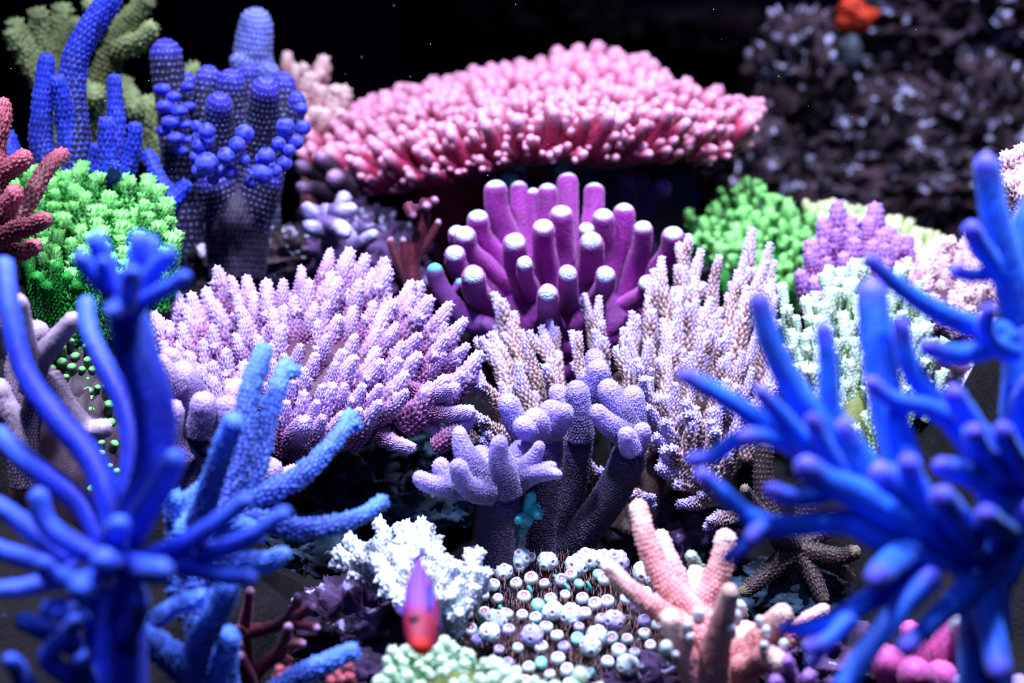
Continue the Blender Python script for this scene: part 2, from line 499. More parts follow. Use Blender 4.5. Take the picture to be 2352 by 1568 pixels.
def rock(label, x, y, d, rx, ry, mat, seed, group=None, amp=0.45, freq=2.4, rz=None, sub=5, name='rock', cat='rock'):
    k = pxm(d)
    g = blob(P(x, y, d), (rx * k, (rz or (rx + ry) / 2) * k, ry * k), seed, amp, freq, 5, sub)
    return single(name, g, mat, label, cat, group=group)

root = thing('reef_rock', P(2100, 640, 2.45), 'dark fused reef rock with pale lavender crust filling the upper right background', 'rock')
for i, (x, y, d, rx, ry) in enumerate([(1835, 170, 2.36, 95, 115), (2260, 60, 2.48, 260, 140), (1980, 330, 2.42, 230, 110), (2230, 380, 2.46, 190, 200), (1735, 400, 2.36, 85, 130),
                                       (2010, 560, 2.42, 300, 150), (2400, 480, 2.40, 150, 230), (2110, 190, 2.5, 130, 90), (1900, 440, 2.38, 120, 80), (2120, 430, 2.36, 110, 90)]):
    k = pxm(d)
    part('boulder', root, blob(P(x, y, d), (rx * k, 0.5 * min(rx, ry) * k + .04, ry * k), 10 + i, 0.75, 5.5 if rx > 150 else 4.0, 5, 6 if rx > 150 else 5), M_back)
M_orange, nt, bs = new_mat('orange_sponge'); bs.inputs['Base Color'].default_value = c4(srgb(235, 70, 30)); bs.inputs['Roughness'].default_value = .7
root = thing('encrusting_sponge', P(1965, 75, 2.3), 'bright orange red sponge growing on the rock at the top right', 'sponge')
for q, (x, y, r) in enumerate([(1955, 25, 28), (1975, 45, 26), (1940, 50, 18), (2000, 35, 16)]):
    k = pxm(2.3)
    part('lobe', root, blob(P(x, y, 2.3), (r * k, r * k, r * k), 30 + q, 0.4, 2.5, 3, 4), M_orange)
M_fin, nt, bs = new_mat('grey_fin'); bs.inputs['Base Color'].default_value = c4(srgb(70, 84, 96)); bs.inputs['Roughness'].default_value = .6
rock('smooth grey green lump leaning on the ledge under the orange sponge', 1955, 125, 2.3, 24, 44, M_fin, 33, amp=0.12, freq=1.5, sub=4, name='sponge', cat='sponge')
M_far = rock_mat('far_rock', srgb(14, 8, 18), srgb(40, 20, 32), srgb(66, 48, 66), 20, 0.6, 40)
rock('faint reddish rock shelf deep in the black water at top centre', 1180, 20, 2.95, 190, 70, M_far, 41, amp=0.7, freq=3.5)
rock('barely visible dark rock in the deep water behind the pink table coral', 1620, 70, 3.1, 200, 50, M_far, 42, amp=0.6)

for i, (lab, x, y, d, rx, ry, m) in enumerate([
    ('dark teal boulder under the right tips of the lilac acropora', 930, 1010, 1.60, 130, 80, M_teal),
    ('teal grey rock behind the pale blue staghorn fork', 780, 1120, 1.58, 120, 90, M_teal),
    ('dark rock left of the stalk of the lobed purple coral', 960, 1160, 1.52, 110, 60, M_teal),
    ('dark blue rock above the thin red branching coral', 680, 1260, 1.46, 120, 70, M_teal),
    ('purple brown pitted rock in front left of the white bushy coral', 810, 1440, 1.34, 120, 95, M_purple),
    ('purple rock at the bottom edge beside the red thin branches', 800, 1570, 1.24, 100, 60, M_purple),
    ('pale crusted rock left of the lavender coral under the table coral', 640, 590, 1.74, 75, 60, M_back),
    ('rock ledge beneath the lavender coral', 800, 600, 1.80, 150, 110, M_purple),
    ('shadowed rock under the pink table coral by its stalk', 890, 500, 1.95, 150, 60, M_purple),
    ('dark foot rock beneath the blue knobby coral', 530, 620, 1.72, 120, 70, M_back),
    ('brown rock at the foot of the button polyps on their right', 1470, 1560, 1.24, 100, 45, M_purple),
    ('blue black rock beneath the brown dotted staghorn', 1830, 1370, 1.50, 150, 70, M_teal),
    ('dark rock behind the peach staghorn hub', 1900, 1520, 1.34, 130, 80, M_purple),
    ('shadowed rock to the right behind the mint coral', 2170, 930, 1.62, 130, 120, M_purple),
    ('black purple rock between the lobed coral and the cream coral base', 1560, 1250, 1.56, 120, 80, M_purple),
]):
    rock(lab, x, y, d, rx, ry, m, 60 + i, amp=0.6, freq=3.0)

# ------------------------------------------------------------------ colours
WHITE = srgb(235, 235, 250)
M_pink = coral_mat('pink_table', srgb(150, 22, 72), srgb(246, 176, 206), srgb(214, 74, 130), 0.45, 1.0, 0.35, sheen_tint=(1, .6, .8))
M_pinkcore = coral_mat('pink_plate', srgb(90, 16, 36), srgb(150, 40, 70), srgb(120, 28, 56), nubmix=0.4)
M_knob = coral_mat('blue_knob', srgb(40, 44, 190), srgb(60, 66, 230), srgb(90, 100, 245), 0.0, 1.0, 0.6, bump=.1)
M_knobbody = coral_mat('dark_blue_body', srgb(26, 16, 50), srgb(56, 52, 195), srgb(150, 170, 250), 0.2, 1.0, 1.0, bump=.1, b0=.6, b1=1.0)
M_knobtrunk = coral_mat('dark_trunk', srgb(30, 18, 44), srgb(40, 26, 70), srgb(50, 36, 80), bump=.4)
M_knobpale = coral_mat('pale_blue_body', srgb(40, 44, 100), srgb(90, 100, 210), srgb(180, 200, 245), 0.3, 1.0, 0.95, b0=.35, b1=.95)
M_tall = coral_mat('royal_blue', srgb(5, 8, 44), srgb(34, 54, 200), srgb(50, 80, 250), 0.3, 1.0, 0.95, b0=.45)
M_tan = coral_mat('tan_green', srgb(48, 42, 24), srgb(140, 160, 110), srgb(150, 165, 90), 0.2, 1.0, 0.85, b0=.3)
M_creamb = coral_mat('cream_pink', srgb(150, 66, 72), srgb(240, 212, 205), srgb(235, 185, 190), 0.2, 1.0, 0.5)
M_green = coral_mat('neon_green', srgb(0, 46, 5), srgb(150, 236, 130), srgb(6, 190, 20), 0.5, 1.0, 0.45, sheen_tint=(.5, 1, .6))
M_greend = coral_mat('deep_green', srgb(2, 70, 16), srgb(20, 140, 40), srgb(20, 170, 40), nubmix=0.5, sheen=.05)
M_salmon = coral_mat('salmon', srgb(66, 18, 28), srgb(190, 96, 112), srgb(170, 78, 90), 0.2, 1.0, 0.7)
M_lilac = coral_mat('lilac_pink', srgb(92, 34, 66), srgb(200, 184, 244), srgb(186, 124, 192), 0.15, 0.95, 0.55, sheen=.15)
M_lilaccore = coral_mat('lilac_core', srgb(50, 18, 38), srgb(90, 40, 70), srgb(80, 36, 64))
M_velvet = coral_mat('velvet_lilac', srgb(44, 22, 60), srgb(206, 180, 240), srgb(160, 130, 214), 0.3, 1.0, 0.6, sheen=.4, grain=420, cell=.6, bump=.6)
M_lobe = coral_mat('purple_lobe', srgb(36, 20, 70), srgb(172, 150, 242), srgb(180, 165, 252), 0.1, 1.0, 0.4, sheen=.5, grain=400, cell=.85, bump=.8)
M_lobestalk = coral_mat('purple_stalk', srgb(24, 14, 34), srgb(60, 40, 110), srgb(84, 56, 140), 0.2, 1.0, 0.3, sheen=.2, grain=400, cell=.5, bump=.8)
M_blue = coral_mat('cobalt_staghorn', srgb(4, 26, 185), srgb(70, 110, 255), srgb(36, 86, 250), 0.2, 1.0, 0.5, sheen=.15, sheen_tint=(.4, .6, 1))  # deep base and light tip colour also paint in the lit tops
M_blue2 = coral_mat('sky_staghorn', srgb(6, 24, 150), srgb(84, 134, 255), srgb(100, 156, 255), 0.2, 1.0, 0.8, sheen=.15, sheen_tint=(.5, .7, 1), b0=.4)
M_bluer = coral_mat('azure_staghorn', srgb(10, 98, 250), srgb(100, 76, 240), srgb(70, 145, 255), 0.5, 1.0, 0.5, sheen=.35, sheen_tint=(.4, .65, 1))
M_mag = coral_mat('magenta_finger', srgb(130, 16, 130), srgb(205, 240, 250), srgb(190, 56, 190), 0.76, 0.93, 0.35, sheen=.5, sheen_tint=(1, .5, 1), grain=420, cell=.35, bump=.7)
M_magd = coral_mat('magenta_body', srgb(90, 12, 104), srgb(130, 24, 130), srgb(140, 40, 150), nubmix=0.3, sheen=.3, sheen_tint=(1, .5, 1), grain=420, cell=.3, bump=.7)
M_darkp = coral_mat('dark_purple_finger', srgb(58, 10, 84), srgb(90, 60, 150), srgb(100, 30, 130), 0.7, 1.0, 0.3)
M_stem = coral_mat('mauve_stem', srgb(110, 50, 130), srgb(90, 205, 215), srgb(130, 70, 150), 0.84, 0.96, 0.2)
M_cream = coral_mat('cream_feather', srgb(110, 66, 46), srgb(168, 158, 246), srgb(226, 208, 222), 0.45, 1.0, 0.62, sheen=.1, b0=.25)
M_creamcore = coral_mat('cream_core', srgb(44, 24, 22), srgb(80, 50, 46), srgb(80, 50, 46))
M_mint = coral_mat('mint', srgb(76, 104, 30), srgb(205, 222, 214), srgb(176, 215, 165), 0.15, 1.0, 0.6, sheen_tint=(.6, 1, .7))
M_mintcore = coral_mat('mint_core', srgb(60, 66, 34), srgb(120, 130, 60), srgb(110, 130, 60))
M_ridge = coral_mat('yellow_green_ridge', srgb(110, 190, 50), srgb(240, 255, 200), srgb(215, 255, 140), 0.1, 1.0, 0.6, sheen_tint=(.8, 1, .6))
M_violet = coral_mat('violet_pink', srgb(96, 14, 66), srgb(176, 132, 236), srgb(206, 140, 225), 0.3, 1.0, 0.8, b0=.35)
M_palep = coral_mat('pale_pink', srgb(120, 66, 76), srgb(236, 212, 222), srgb(232, 195, 208), 0.1, 1.0, 0.8)
M_white = coral_mat('white_bush', srgb(130, 112, 96), srgb(215, 226, 240), srgb(212, 222, 234), 0.0, 0.8, 0.6)
M_minty = coral_mat('pale_mint', srgb(90, 190, 110), srgb(225, 250, 225), srgb(205, 245, 205), 0.1, 1.0, 0.5, sheen_tint=(.7, 1, .8))
M_peach = coral_mat('peach', srgb(216, 120, 124), srgb(255, 220, 206), srgb(255, 206, 200), 0.2, 1.0, 0.75, sheen_tint=(1, .8, .8), grain=600, cell=.4, bump=.5)
M_brown = coral_mat('brown_dotted', srgb(44, 24, 24), srgb(120, 112, 90), srgb(190, 192, 160), 0.75, 1.0, 0.9, b0=.7, b1=1.0)
M_red = coral_mat('red_thin', srgb(84, 16, 36), srgb(205, 160, 205), srgb(140, 50, 86), 0.72, 1.0, 0.55)
M_lav = coral_mat('lavender_white', srgb(90, 60, 120), srgb(205, 195, 248), srgb(190, 180, 240), 0.0, 0.7, 0.4, grain=420, cell=.3)
M_mauve = coral_mat('mauve', srgb(38, 16, 32), srgb(180, 140, 185), srgb(60, 30, 56), 0.5, 1.0, 0.4)

def depth_tips(pts, da, ya, db, yb, jd=0.02, seed=0):
    """pixel tips -> 3-d; the distance runs from da at photograph row ya to db at row yb"""
    rs = random.Random(seed)
    return [P(x, y, da + (db - da) * (y - ya) / (yb - ya) + rs.uniform(-jd, jd)) for x, y in pts]

# ------------------------------------------------------------------ lilac acropora, left of centre (in focus)
protos = finger_protos('branch', M_lilac, 7, slim=0.12, nub_w=0.072, nub_h=0.055, lean=0.9, k=4, taper=0.42, tipfrac=0.8, prongs=2, prong_len=0.22, seed=1, bend=.14, belly=1.1, round_tip=1.5)
poly = [(345, 720), (430, 640), (480, 625), (600, 650), (740, 585), (830, 580), (900, 600), (965, 650), (1060, 735), (1095, 800), (1085, 860), (1010, 880), (930, 900), (840, 935), (720, 985), (640, 900), (520, 880), (400, 850), (350, 800)]
pts = [(487, 612), (550, 635), (600, 640), (690, 610), (757, 570), (810, 572), (880, 590), (965, 645), (1030, 690), (1075, 735), (1103, 805), (1085, 945), (1050, 880), (700, 965), (770, 880), (870, 820)] 
pts += [p for p in scatter(poly, 35, 3, cap=230) if all((p[0] - a) ** 2 + (p[1] - b) ** 2 > 26 ** 2 for a, b in pts)]
tips = depth_tips(pts, 1.53, 570, 1.37, 960, 0.012, 3)
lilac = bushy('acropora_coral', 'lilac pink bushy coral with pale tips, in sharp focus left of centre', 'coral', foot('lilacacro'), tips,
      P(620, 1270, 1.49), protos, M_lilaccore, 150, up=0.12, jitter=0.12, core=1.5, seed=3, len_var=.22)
for i, sp in enumerate([
    ([(950, 1030), (890, 1010), (840, 960), (800, 900)], 11, 26, 1.38, 1.46),
    ([(1085, 945), (1020, 950), (960, 925), (880, 880)], 12, 26, 1.37, 1.46),
    ([(1050, 890), (990, 910), (920, 890), (850, 850)], 12, 24, 1.38, 1.48),
    ([(1010, 990), (960, 960), (920, 920), (860, 890)], 10, 20, 1.42, 1.48),
    ([(700, 970), (680, 1000), (660, 1010), (620, 1000)], 17, 24, 1.34, 1.46)]):
    p_, r_ = path(sp)
    part('branch', lilac, tube(p_, r_, nub_w=0.0034, nub_h=0.0032, k=4, lean=.8, tiplen=.06, seed=200 + i), M_lilac)

# ------------------------------------------------------------------ cream feathery acropora, centre right (in focus)
protos = finger_protos('branch', M_cream, 7, slim=0.066, nub_w=0.05, nub_h=0.036, lean=1.9, k=4, amp_var=.25, taper=0.42, tipfrac=0.9, prongs=2, prong_len=0.30, seed=2, bend=.10, nubpow=1.0, prong_up=2.4)
pts = [(1125, 675), (1150, 700), (1095, 780), (1115, 770), (1260, 735), (1340, 675), (1385, 680), (1440, 715), (1240, 750), (1110, 850), (1130, 790),
       (1530, 590), (1585, 540), (1620, 575), (1660, 590), (1725, 525), (1760, 555), (1700, 590), (1500, 640), (1480, 680), (1460, 740), (1785, 600), (1560, 560), (1190, 760), (1310, 760), (1420, 800), (1200, 830), (1150, 880), (1280, 820), (1360, 760)]
poly = [(1470, 680), (1560, 600), (1780, 600), (1800, 700), (1790, 900), (1700, 950), (1640, 960), (1570, 940), (1500, 900), (1450, 860), (1420, 800)]
pts += [p for p in scatter(poly, 40, 5, cap=130) if all((p[0] - a) ** 2 + (p[1] - b) ** 2 > 25 ** 2 for a, b in pts)]
tips = depth_tips(pts, 1.58, 560, 1.46, 900, 0.012, 5)
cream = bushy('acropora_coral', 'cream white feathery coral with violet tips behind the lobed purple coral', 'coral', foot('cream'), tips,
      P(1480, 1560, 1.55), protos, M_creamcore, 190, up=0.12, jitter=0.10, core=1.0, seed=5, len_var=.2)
for i, (tp, q) in enumerate([((1540, 970), (1610, 1080)), ((1520, 1010), (1600, 1090)), ((1580, 930), (1640, 1060)), ((1640, 960), (1660, 1080)), ((1540, 1030), (1640, 1110)), ((1525, 1070), (1620, 1120)),
                             ((1500, 940), (1560, 1030)), ((1570, 1145), (1650, 1140)), ((1640, 1190), (1690, 1185)), ((1090, 870), (1180, 960)), ((1090, 940), (1170, 1010)), ((1115, 1000), (1180, 1060)), ((1350, 1040), (1390, 1120)), ((1490, 870), (1520, 1000)), ((1660, 900), (1690, 1020)), ((1500, 1130), (1430, 1120)), ((1030, 960), (1110, 1030))]):
    b_ = P(q[0], q[1], 1.50); t_ = P(tp[0], tp[1], 1.45)
    place('branch', protos[i % 7], cream, b_, t_ - b_, float(np.linalg.norm(t_ - b_)) * 1.05, i, 1.25)

# ------------------------------------------------------------------ mint acropora and its neighbours on the right
protos = finger_protos('branch', M_mint, 6, slim=0.07, nub_w=0.065, nub_h=0.028, lean=1.6, k=4, taper=0.9, tipfrac=0.9, prongs=3, prong_len=0.34, seed=3, bend=.10, prong_up=2.0)
poly = [(1785, 690), (1860, 680), (1910, 610), (1975, 600), (2010, 660), (2070, 640), (2120, 660), (2150, 740), (2140, 840), (2060, 860), (1980, 900), (1890, 850), (1810, 830)]
pts = [(1800, 650), (1870, 690), (1910, 610), (1965, 595), (1980, 610), (1940, 640), (2030, 690), (2080, 610), (2110, 645), (2170, 850), (1900, 950), (1960, 980)] + scatter(poly, 34, 6, cap=90)
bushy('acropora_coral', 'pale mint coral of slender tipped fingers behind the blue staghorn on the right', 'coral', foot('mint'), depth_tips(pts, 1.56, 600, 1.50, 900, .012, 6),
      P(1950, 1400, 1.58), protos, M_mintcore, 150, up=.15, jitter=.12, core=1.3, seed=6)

protos_g = finger_protos('branch', M_green, 6, slim=0.12, nub_w=0.085, nub_h=0.06, lean=1.0, k=2, taper=0.7, tipfrac=0.9, prongs=3, prong_len=0.35, seed=4, bend=.12)
poly = [(1640, 450), (1700, 410), (1760, 430), (1850, 480), (1900, 510), (1880, 580), (1840, 640), (1780, 660), (1700, 600), (1640, 560), (1600, 520)]
pts = [(1655, 430), (1715, 408), (1735, 412), (1690, 430), (1760, 425), (1790, 450), (1820, 470), (1580, 480), (1610, 500), (1600, 540)] + scatter(poly, 24, 7, cap=190)
bushy('acropora_coral', 'bright green coral with pale knobs below the dark rocks on the right', 'coral', foot('greenright'), depth_tips(pts, 1.86, 410, 1.72, 640, .012, 7),
      P(1780, 1000, 1.84), protos_g, M_greend, 95, up=.2, jitter=.15, core=1.7, seed=7)
protos_r = finger_protos('branch', M_ridge, 5, slim=0.2, nub_w=0.12, nub_h=0.08, lean=.8, k=2, taper=0.65, tipfrac=0.9, prongs=2, prong_len=0.3, seed=5, bend=.1)
poly = [(1850, 458), (1900, 452), (1980, 468), (2080, 500), (2150, 530), (2205, 565), (2170, 600), (2100, 590), (2000, 560), (1900, 520)]
bushy('acropora_coral', 'long sloping yellow green ridge coral reaching down to the right', 'coral', P(2050, 720, 1.84), depth_tips(scatter(poly, 15, 8, cap=290), 1.90, 460, 1.80, 600, .012, 8),
      P(2020, 900, 1.95), protos_r, M_ridge, 56, up=.3, jitter=.2, core=1.9, seed=8)
protos_v = finger_protos('branch', M_violet, 6, slim=0.15, nub_w=0.10, nub_h=0.06, lean=.6, k=4, taper=0.5, tipfrac=0.8, prongs=1, prong_len=0.3, seed=6, bend=.08, amp_var=.3)
poly = [(1850, 560), (1900, 480), (2000, 490), (2080, 540), (2120, 600), (2110, 660), (2000, 640), (1920, 640), (1850, 660), (1830, 620)]
pts = [(1920, 462), (2003, 466), (1890, 500), (2040, 520), (2085, 540), (1860, 550), (1960, 520)] + scatter(poly, 33, 9, cap=60)
bushy('acropora_coral', 'violet pink beaded coral in front of the yellow green ridge', 'coral', foot('violet'), depth_tips(pts, 1.70, 460, 1.60, 660, .01, 9),
      P(1970, 1050, 1.68), protos_v, M_magd, 120, up=.3, jitter=.12, core=1.3, seed=9)
protos_p = finger_protos('branch', M_palep, 6, slim=0.16, nub_w=0.12, nub_h=0.13, lean=.9, k=4, taper=0.5, tipfrac=0.9, prongs=2, prong_len=0.3, seed=7, bend=.1, amp_var=.3)
poly = [(2070, 600), (2120, 560), (2190, 530), (2260, 540), (2320, 600), (2340, 700), (2290, 740), (2200, 730), (2120, 700), (2100, 650)]
bushy('acropora_coral', 'pale pink knobbly coral between the mint coral and the right edge', 'coral', foot('palepink'), depth_tips([(2185, 545), (2150, 560), (2110, 555)] + scatter(poly, 27, 10, cap=110), 1.66, 530, 1.55, 740, .012, 10),
      P(2210, 1050, 1.64), protos_p, M_lilaccore, 70, up=.3, jitter=.2, core=1.6, seed=10)
bushy('acropora_coral', 'salmon knobbly coral cut by the right edge behind the blue tip', 'coral', foot('peachedge'), depth_tips([(2310, 350), (2345, 335), (2330, 400), (2360, 380), (2345, 440), (2320, 410), (2375, 430), (2350, 480), (2390, 350), (2400, 410), (2370, 500)], 1.48, 330, 1.42, 500, .01, 11),
      P(2390, 640, 1.5), finger_protos('branch', M_salmon.copy() if False else M_palep, 3, slim=0.22, nub_w=0.13, nub_h=0.12, lean=.8, k=4, taper=.6, prongs=2, seed=8), M_salmon, 105, up=.3, jitter=.15, core=1.3, seed=11, stalk_px=40)
staghorn('acropora_coral', 'small dusky lilac branch coral in shadow right of the mint coral', 'coral', P(2230, 960, 1.56), [
    ([(2295, 825), (2260, 850), (2230, 880), (2230, 960)], 12, 20, 1.52, 1.56), ([(2285, 870), (2260, 880), (2230, 890)], 10, 14, 1.51, 1.55), ([(2240, 850), (2225, 880), (2228, 920)], 10, 14, 1.54, 1.55)], M_lav, nub_px=10, nub_h=.5, seed=12)

# ------------------------------------------------------------------ green coral, left
protos_gl = finger_protos('branch', M_green, 6, slim=0.10, nub_w=0.07, nub_h=0.05, lean=1.1, k=4, taper=0.8, tipfrac=0.6, prongs=3, prong_len=0.30, seed=14, bend=.08, prong_up=3.0)
poly = [(35, 400), (110, 375), (210, 380), (235, 450), (265, 410), (340, 400), (380, 450), (400, 520), (395, 570), (330, 600), (260, 640), (150, 640), (90, 580), (50, 480)]
pts = [(45, 385), (80, 378), (130, 370), (170, 385), (200, 372), (225, 400), (250, 480), (275, 420), (300, 405), (335, 400), (360, 425), (380, 455), (395, 500), (398, 540)] + scatter(poly, 29, 15, cap=130)
bushy('acropora_coral', 'neon green coral of upright knobbed columns at the left', 'coral', foot('greenleft'), depth_tips(pts, 1.55, 370, 1.43, 640, .01, 15),
      P(215, 1250, 1.50), protos_gl, M_greend, 140, up=.5, jitter=.08, core=1.35, seed=15)
staghorn('acropora_coral', 'dark green ribbed stems of the shaded coral below the neon green columns', 'coral', P(120, 820, 1.47), [
    ([(60 + i * 24, 600 + (i % 3) * 25), (75 + i * 18, 680), (95 + i * 11, 760), (110 + i * 5, 830)], 13, 9, 1.42, 1.46) for i in range(7)], M_greend, nub_px=9, nub_h=.5, seed=16, partname='stem')

# ------------------------------------------------------------------ salmon coral, left edge
staghorn('acropora_coral', 'dusky salmon knobbly branches at the left edge over the neon green coral', 'coral', foot('salmonleft'), [
    ([(8, 225), (5, 270), (-10, 330), (-30, 420), (-40, 560)], 14, 26, 1.38, 1.38),
    ([(70, 355), (40, 375), (5, 400), (-40, 440)], 16, 22, 1.37, 1.38),
    ([(148, 352), (125, 368), (100, 400), (60, 470), (0, 540)], 14, 18, 1.45, 1.38),
    ([(40, 430), (20, 470), (0, 510), (-40, 560)], 18, 24, 1.33, 1.36),
    ([(112, 500), (80, 515), (40, 528), (0, 545), (-40, 580)], 14, 24, 1.31, 1.36),
    ([(-10, 330), (-30, 500), (-35, 640), (-30, 760)], 20, 40, 1.38, 1.36),
    ([(90, 560), (60, 575), (20, 580), (-40, 600)], 12, 20, 1.35, 1.37)], M_salmon, nub_px=12, nub_h=.55, k=4, seed=17)

# ------------------------------------------------------------------ pink table coral
TC = P(1215, 302, 1.87)
ax = RIGHT * math.cos(0.07) + np.array([0, 0, 1]) * math.sin(0.07)
ay = np.array([0.0, math.cos(0.19), math.sin(0.19)]); ay = ay - ax * np.dot(ay, ax); ay /= np.linalg.norm(ay)
az = np.cross(ax, ay)
k = pxm(1.86); RX, RY = 460 * k, 270 * k
root = thing('table_coral', foot('table'), 'wide pink table coral with dense pale-tipped fingers spreading over the magenta coral', 'coral')
def plate_pt(u, v):     # u, v in the unit disc
    r2 = u * u + v * v
    edge = 0.04 * RX * v * v - 0.12 * RX * u * u
    bump = 0.010 * (vnoise(np.array([[u * 2.2 + 9, v * 2.2 + 9, 1.0]]))[0] - 0.5) * 2
    return TC + ax * u * RX + ay * v * RY + az * (edge + bump + 0.006 * math.sin(u * 3.1 + 0.6))
nr_, na_ = 26, 96
V = []; 
for s_ in (1, -1):
    for i in range(nr_):
        r = (i / (nr_ - 1)) ** 0.8
        for j in range(na_):
            a = j / na_ * 2 * math.pi
            rr_ = r * (1 + 0.07 * math.sin(a * 5 + 1) * r + 0.05 * math.sin(a * 11) * r)
            p = plate_pt(rr_ * math.cos(a), rr_ * math.sin(a))
            th = 0.010 + (0.055 * (1 - r) ** 1.5 + 0.008 if s_ < 0 else 0)
            V.append(p + az * s_ * th * math.sqrt(max(0, 1 - r ** 6)))
V = np.array(V); F = []
for s_ in range(2):
    o_ = s_ * nr_ * na_
    i = np.arange(nr_ - 1)[:, None] * na_; j = np.arange(na_)[None, :]; j2 = (j + 1) % na_
    q = np.stack([i + j, i + na_ + j, i + na_ + j2, i + j2], -1).reshape(-1, 4) + o_
    F.append(q if s_ == 0 else q[:, ::-1])
i = (nr_ - 1) * na_; j = np.arange(na_); j2 = (j + 1) % na_
F.append(np.stack([i + j, i + nr_ * na_ + j, i + nr_ * na_ + j2, i + j2], -1))
F = np.vstack(F)
nn = billow(V * 90, 2)
V = V + (nn - 0.6)[:, None] * az * 0.004
part('plate', root, (V, F, np.full(len(V), 0.2), np.clip((nn - .5) * 2, 0, 1)), M_pinkcore)
part('stalk', root, tube([foot('table'), P(1000, 560, 1.90), P(1040, 450, 1.88), TC - az * .03], [60 * k, 70 * k, 110 * k, 60 * k], nub_w=.012, nub_h=.003, seed=3, wob=.12), M_pinkcore)
protos_t = finger_protos('finger', M_pink, 7, slim=0.135, nub_w=0.09, nub_h=0.03, lean=.6, k=2, taper=0.72, tipfrac=0.7, prongs=1, prong_len=.4, seed=21, bend=.14, round_tip=1.1)
rs = random.Random(4); cand = []
for _ in range(9000):
    a = rs.uniform(0, 6.283); r = math.sqrt(rs.uniform(0, 1)); u, v = r * math.cos(a), r * math.sin(a)
    if all(((u - p[0]) * RX) ** 2 + ((v - p[1]) * RY) ** 2 > (0.0128) ** 2 for p in cand): cand.append((u, v))
# the outer rows first, near side first: those are the ones in view
cand.sort(key=lambda p: p[1] - 0.5 * math.hypot(*p))
far_geo = []
for q, (u, v) in enumerate(cand):
    r = math.hypot(u, v)
    rr_ = r
    b_ = plate_pt(u, v)
    out = (ax * u + ay * v) / max(r, 1e-6)
    tilt = 1.55 * r ** 2.0
    dr = az * .5 + np.array([0, 0, .9]) + out * np.array([1, .45, 1]) * tilt + ax * rs.uniform(-.22, .22) + ay * rs.uniform(-.22, .22)
    ln = (66 + 34 * r + rs.uniform(-14, 22)) * k
    if q < 300:
        place('finger', protos_t[q % 7], root, b_, dr, ln, rs.uniform(0, 6.28))
    else:
        m4 = np.array(orient(Vector(b_), dr, ln, rs.uniform(0, 6.28)))
        far_geo.append(m4)
g0 = tube([(0, 0, 0), (0, 0, .6), (0, 0, 1)], [.2, .18, .14], nub_w=.2, nub_h=.04, seed=5)
far = [(g0[0] @ m[:3, :3].T + m[:3, 3], g0[1], g0[2], g0[3]) for m in far_geo]
if far: part('fingers', root, join(far), M_pink, kind='stuff')
# a row of rim fingers under the near edge, pointing outwards and up
for q in range(90):
    a = -math.pi * (0.02 + 0.96 * q / 89) + rs.uniform(-.02, .02)
    u, v = math.cos(a) * 0.98, math.sin(a) * 0.98
    b_ = plate_pt(u, v) - az * rs.uniform(0.0, 0.012)
    out = (ax * u + ay * v)
    dr = out * np.array([1.2, .8, 1.2]) + np.array([0, 0, 1]) * rs.uniform(.3, 1.0) + ax * rs.uniform(-.15, .15)
    if len(far_geo) or True:
        place('rim_finger', protos_t[q % 7], root, b_, dr, (62 + rs.uniform(-16, 22)) * k, rs.uniform(0, 6.28))

# ------------------------------------------------------------------ blue knobby coral and its companions, upper left
root = staghorn('knobby_coral', 'thick blue violet knobby coral with rounded columns left of the pink table', 'coral', foot('knobby'), [
    ([(505, 215), (503, 270), (510, 350), (525, 450)], 27, 38, 1.60, 1.66),
    ([(612, 178), (606, 250), (598, 340), (580, 450)], 29, 44, 1.60, 1.67),
    ([(532, 158), (530, 230), (540, 310), (545, 420)], 28, 34, 1.65, 1.68),
    ([(482, 150), (474, 215), (480, 290), (510, 400)], 26, 30, 1.67, 1.68),
    ([(572, 143), (572, 210), (568, 300), (560, 420)], 23, 30, 1.68, 1.69),
    ([(650, 165), (652, 230), (648, 300), (600, 430)], 25, 36, 1.67, 1.68),
    ([(683, 210), (680, 260), (660, 320), (600, 440)], 17, 26, 1.66, 1.68),
    ([(470, 300), (465, 350), (480, 410), (520, 470)], 24, 34, 1.60, 1.66),
    ([(540, 420), (545, 480), (545, 560), (545, 640)], 88, 62, 1.66, 1.66, {'name': 'trunk', 'mat': M_knobtrunk}),
    ([(480, 380), (505, 450), (535, 540)], 40, 50, 1.63, 1.66),
    ([(620, 370), (600, 430), (560, 540)], 38, 50, 1.64, 1.66)], M_knobbody, nub_px=14, nub_h=.25, k=4, lean=.2, tip_px=80, seed=18, wob=.05)
for q, (x, y, r, d) in enumerate([(475, 300, 19, 1.56), (458, 335, 17, 1.57), (475, 375, 26, 1.555), (520, 358, 20, 1.55), (545, 332, 19, 1.55), (562, 306, 21, 1.555), (452, 290, 14, 1.58),
        (655, 292, 22, 1.58), (697, 293, 17, 1.60), (680, 326, 18, 1.585), (612, 358, 20, 1.565), (655, 374, 17, 1.58), (604, 398, 24, 1.57), (458, 392, 18, 1.57), (560, 366, 14, 1.56),
        (640, 330, 16, 1.575), (490, 410, 15, 1.58), (692, 250, 15, 1.62), (665, 345, 14, 1.575), (632, 392, 15, 1.575), (575, 420, 14, 1.58), (528, 395, 17, 1.57), (505, 395, 14, 1.57), (450, 360, 15, 1.575), (598, 365, 13, 1.57)]):
    kk = pxm(d)
    part('knob', root, blob(P(x, y, d), (r * kk,) * 3, 90 + q, .06, 1.5, 2, 4), M_knob)
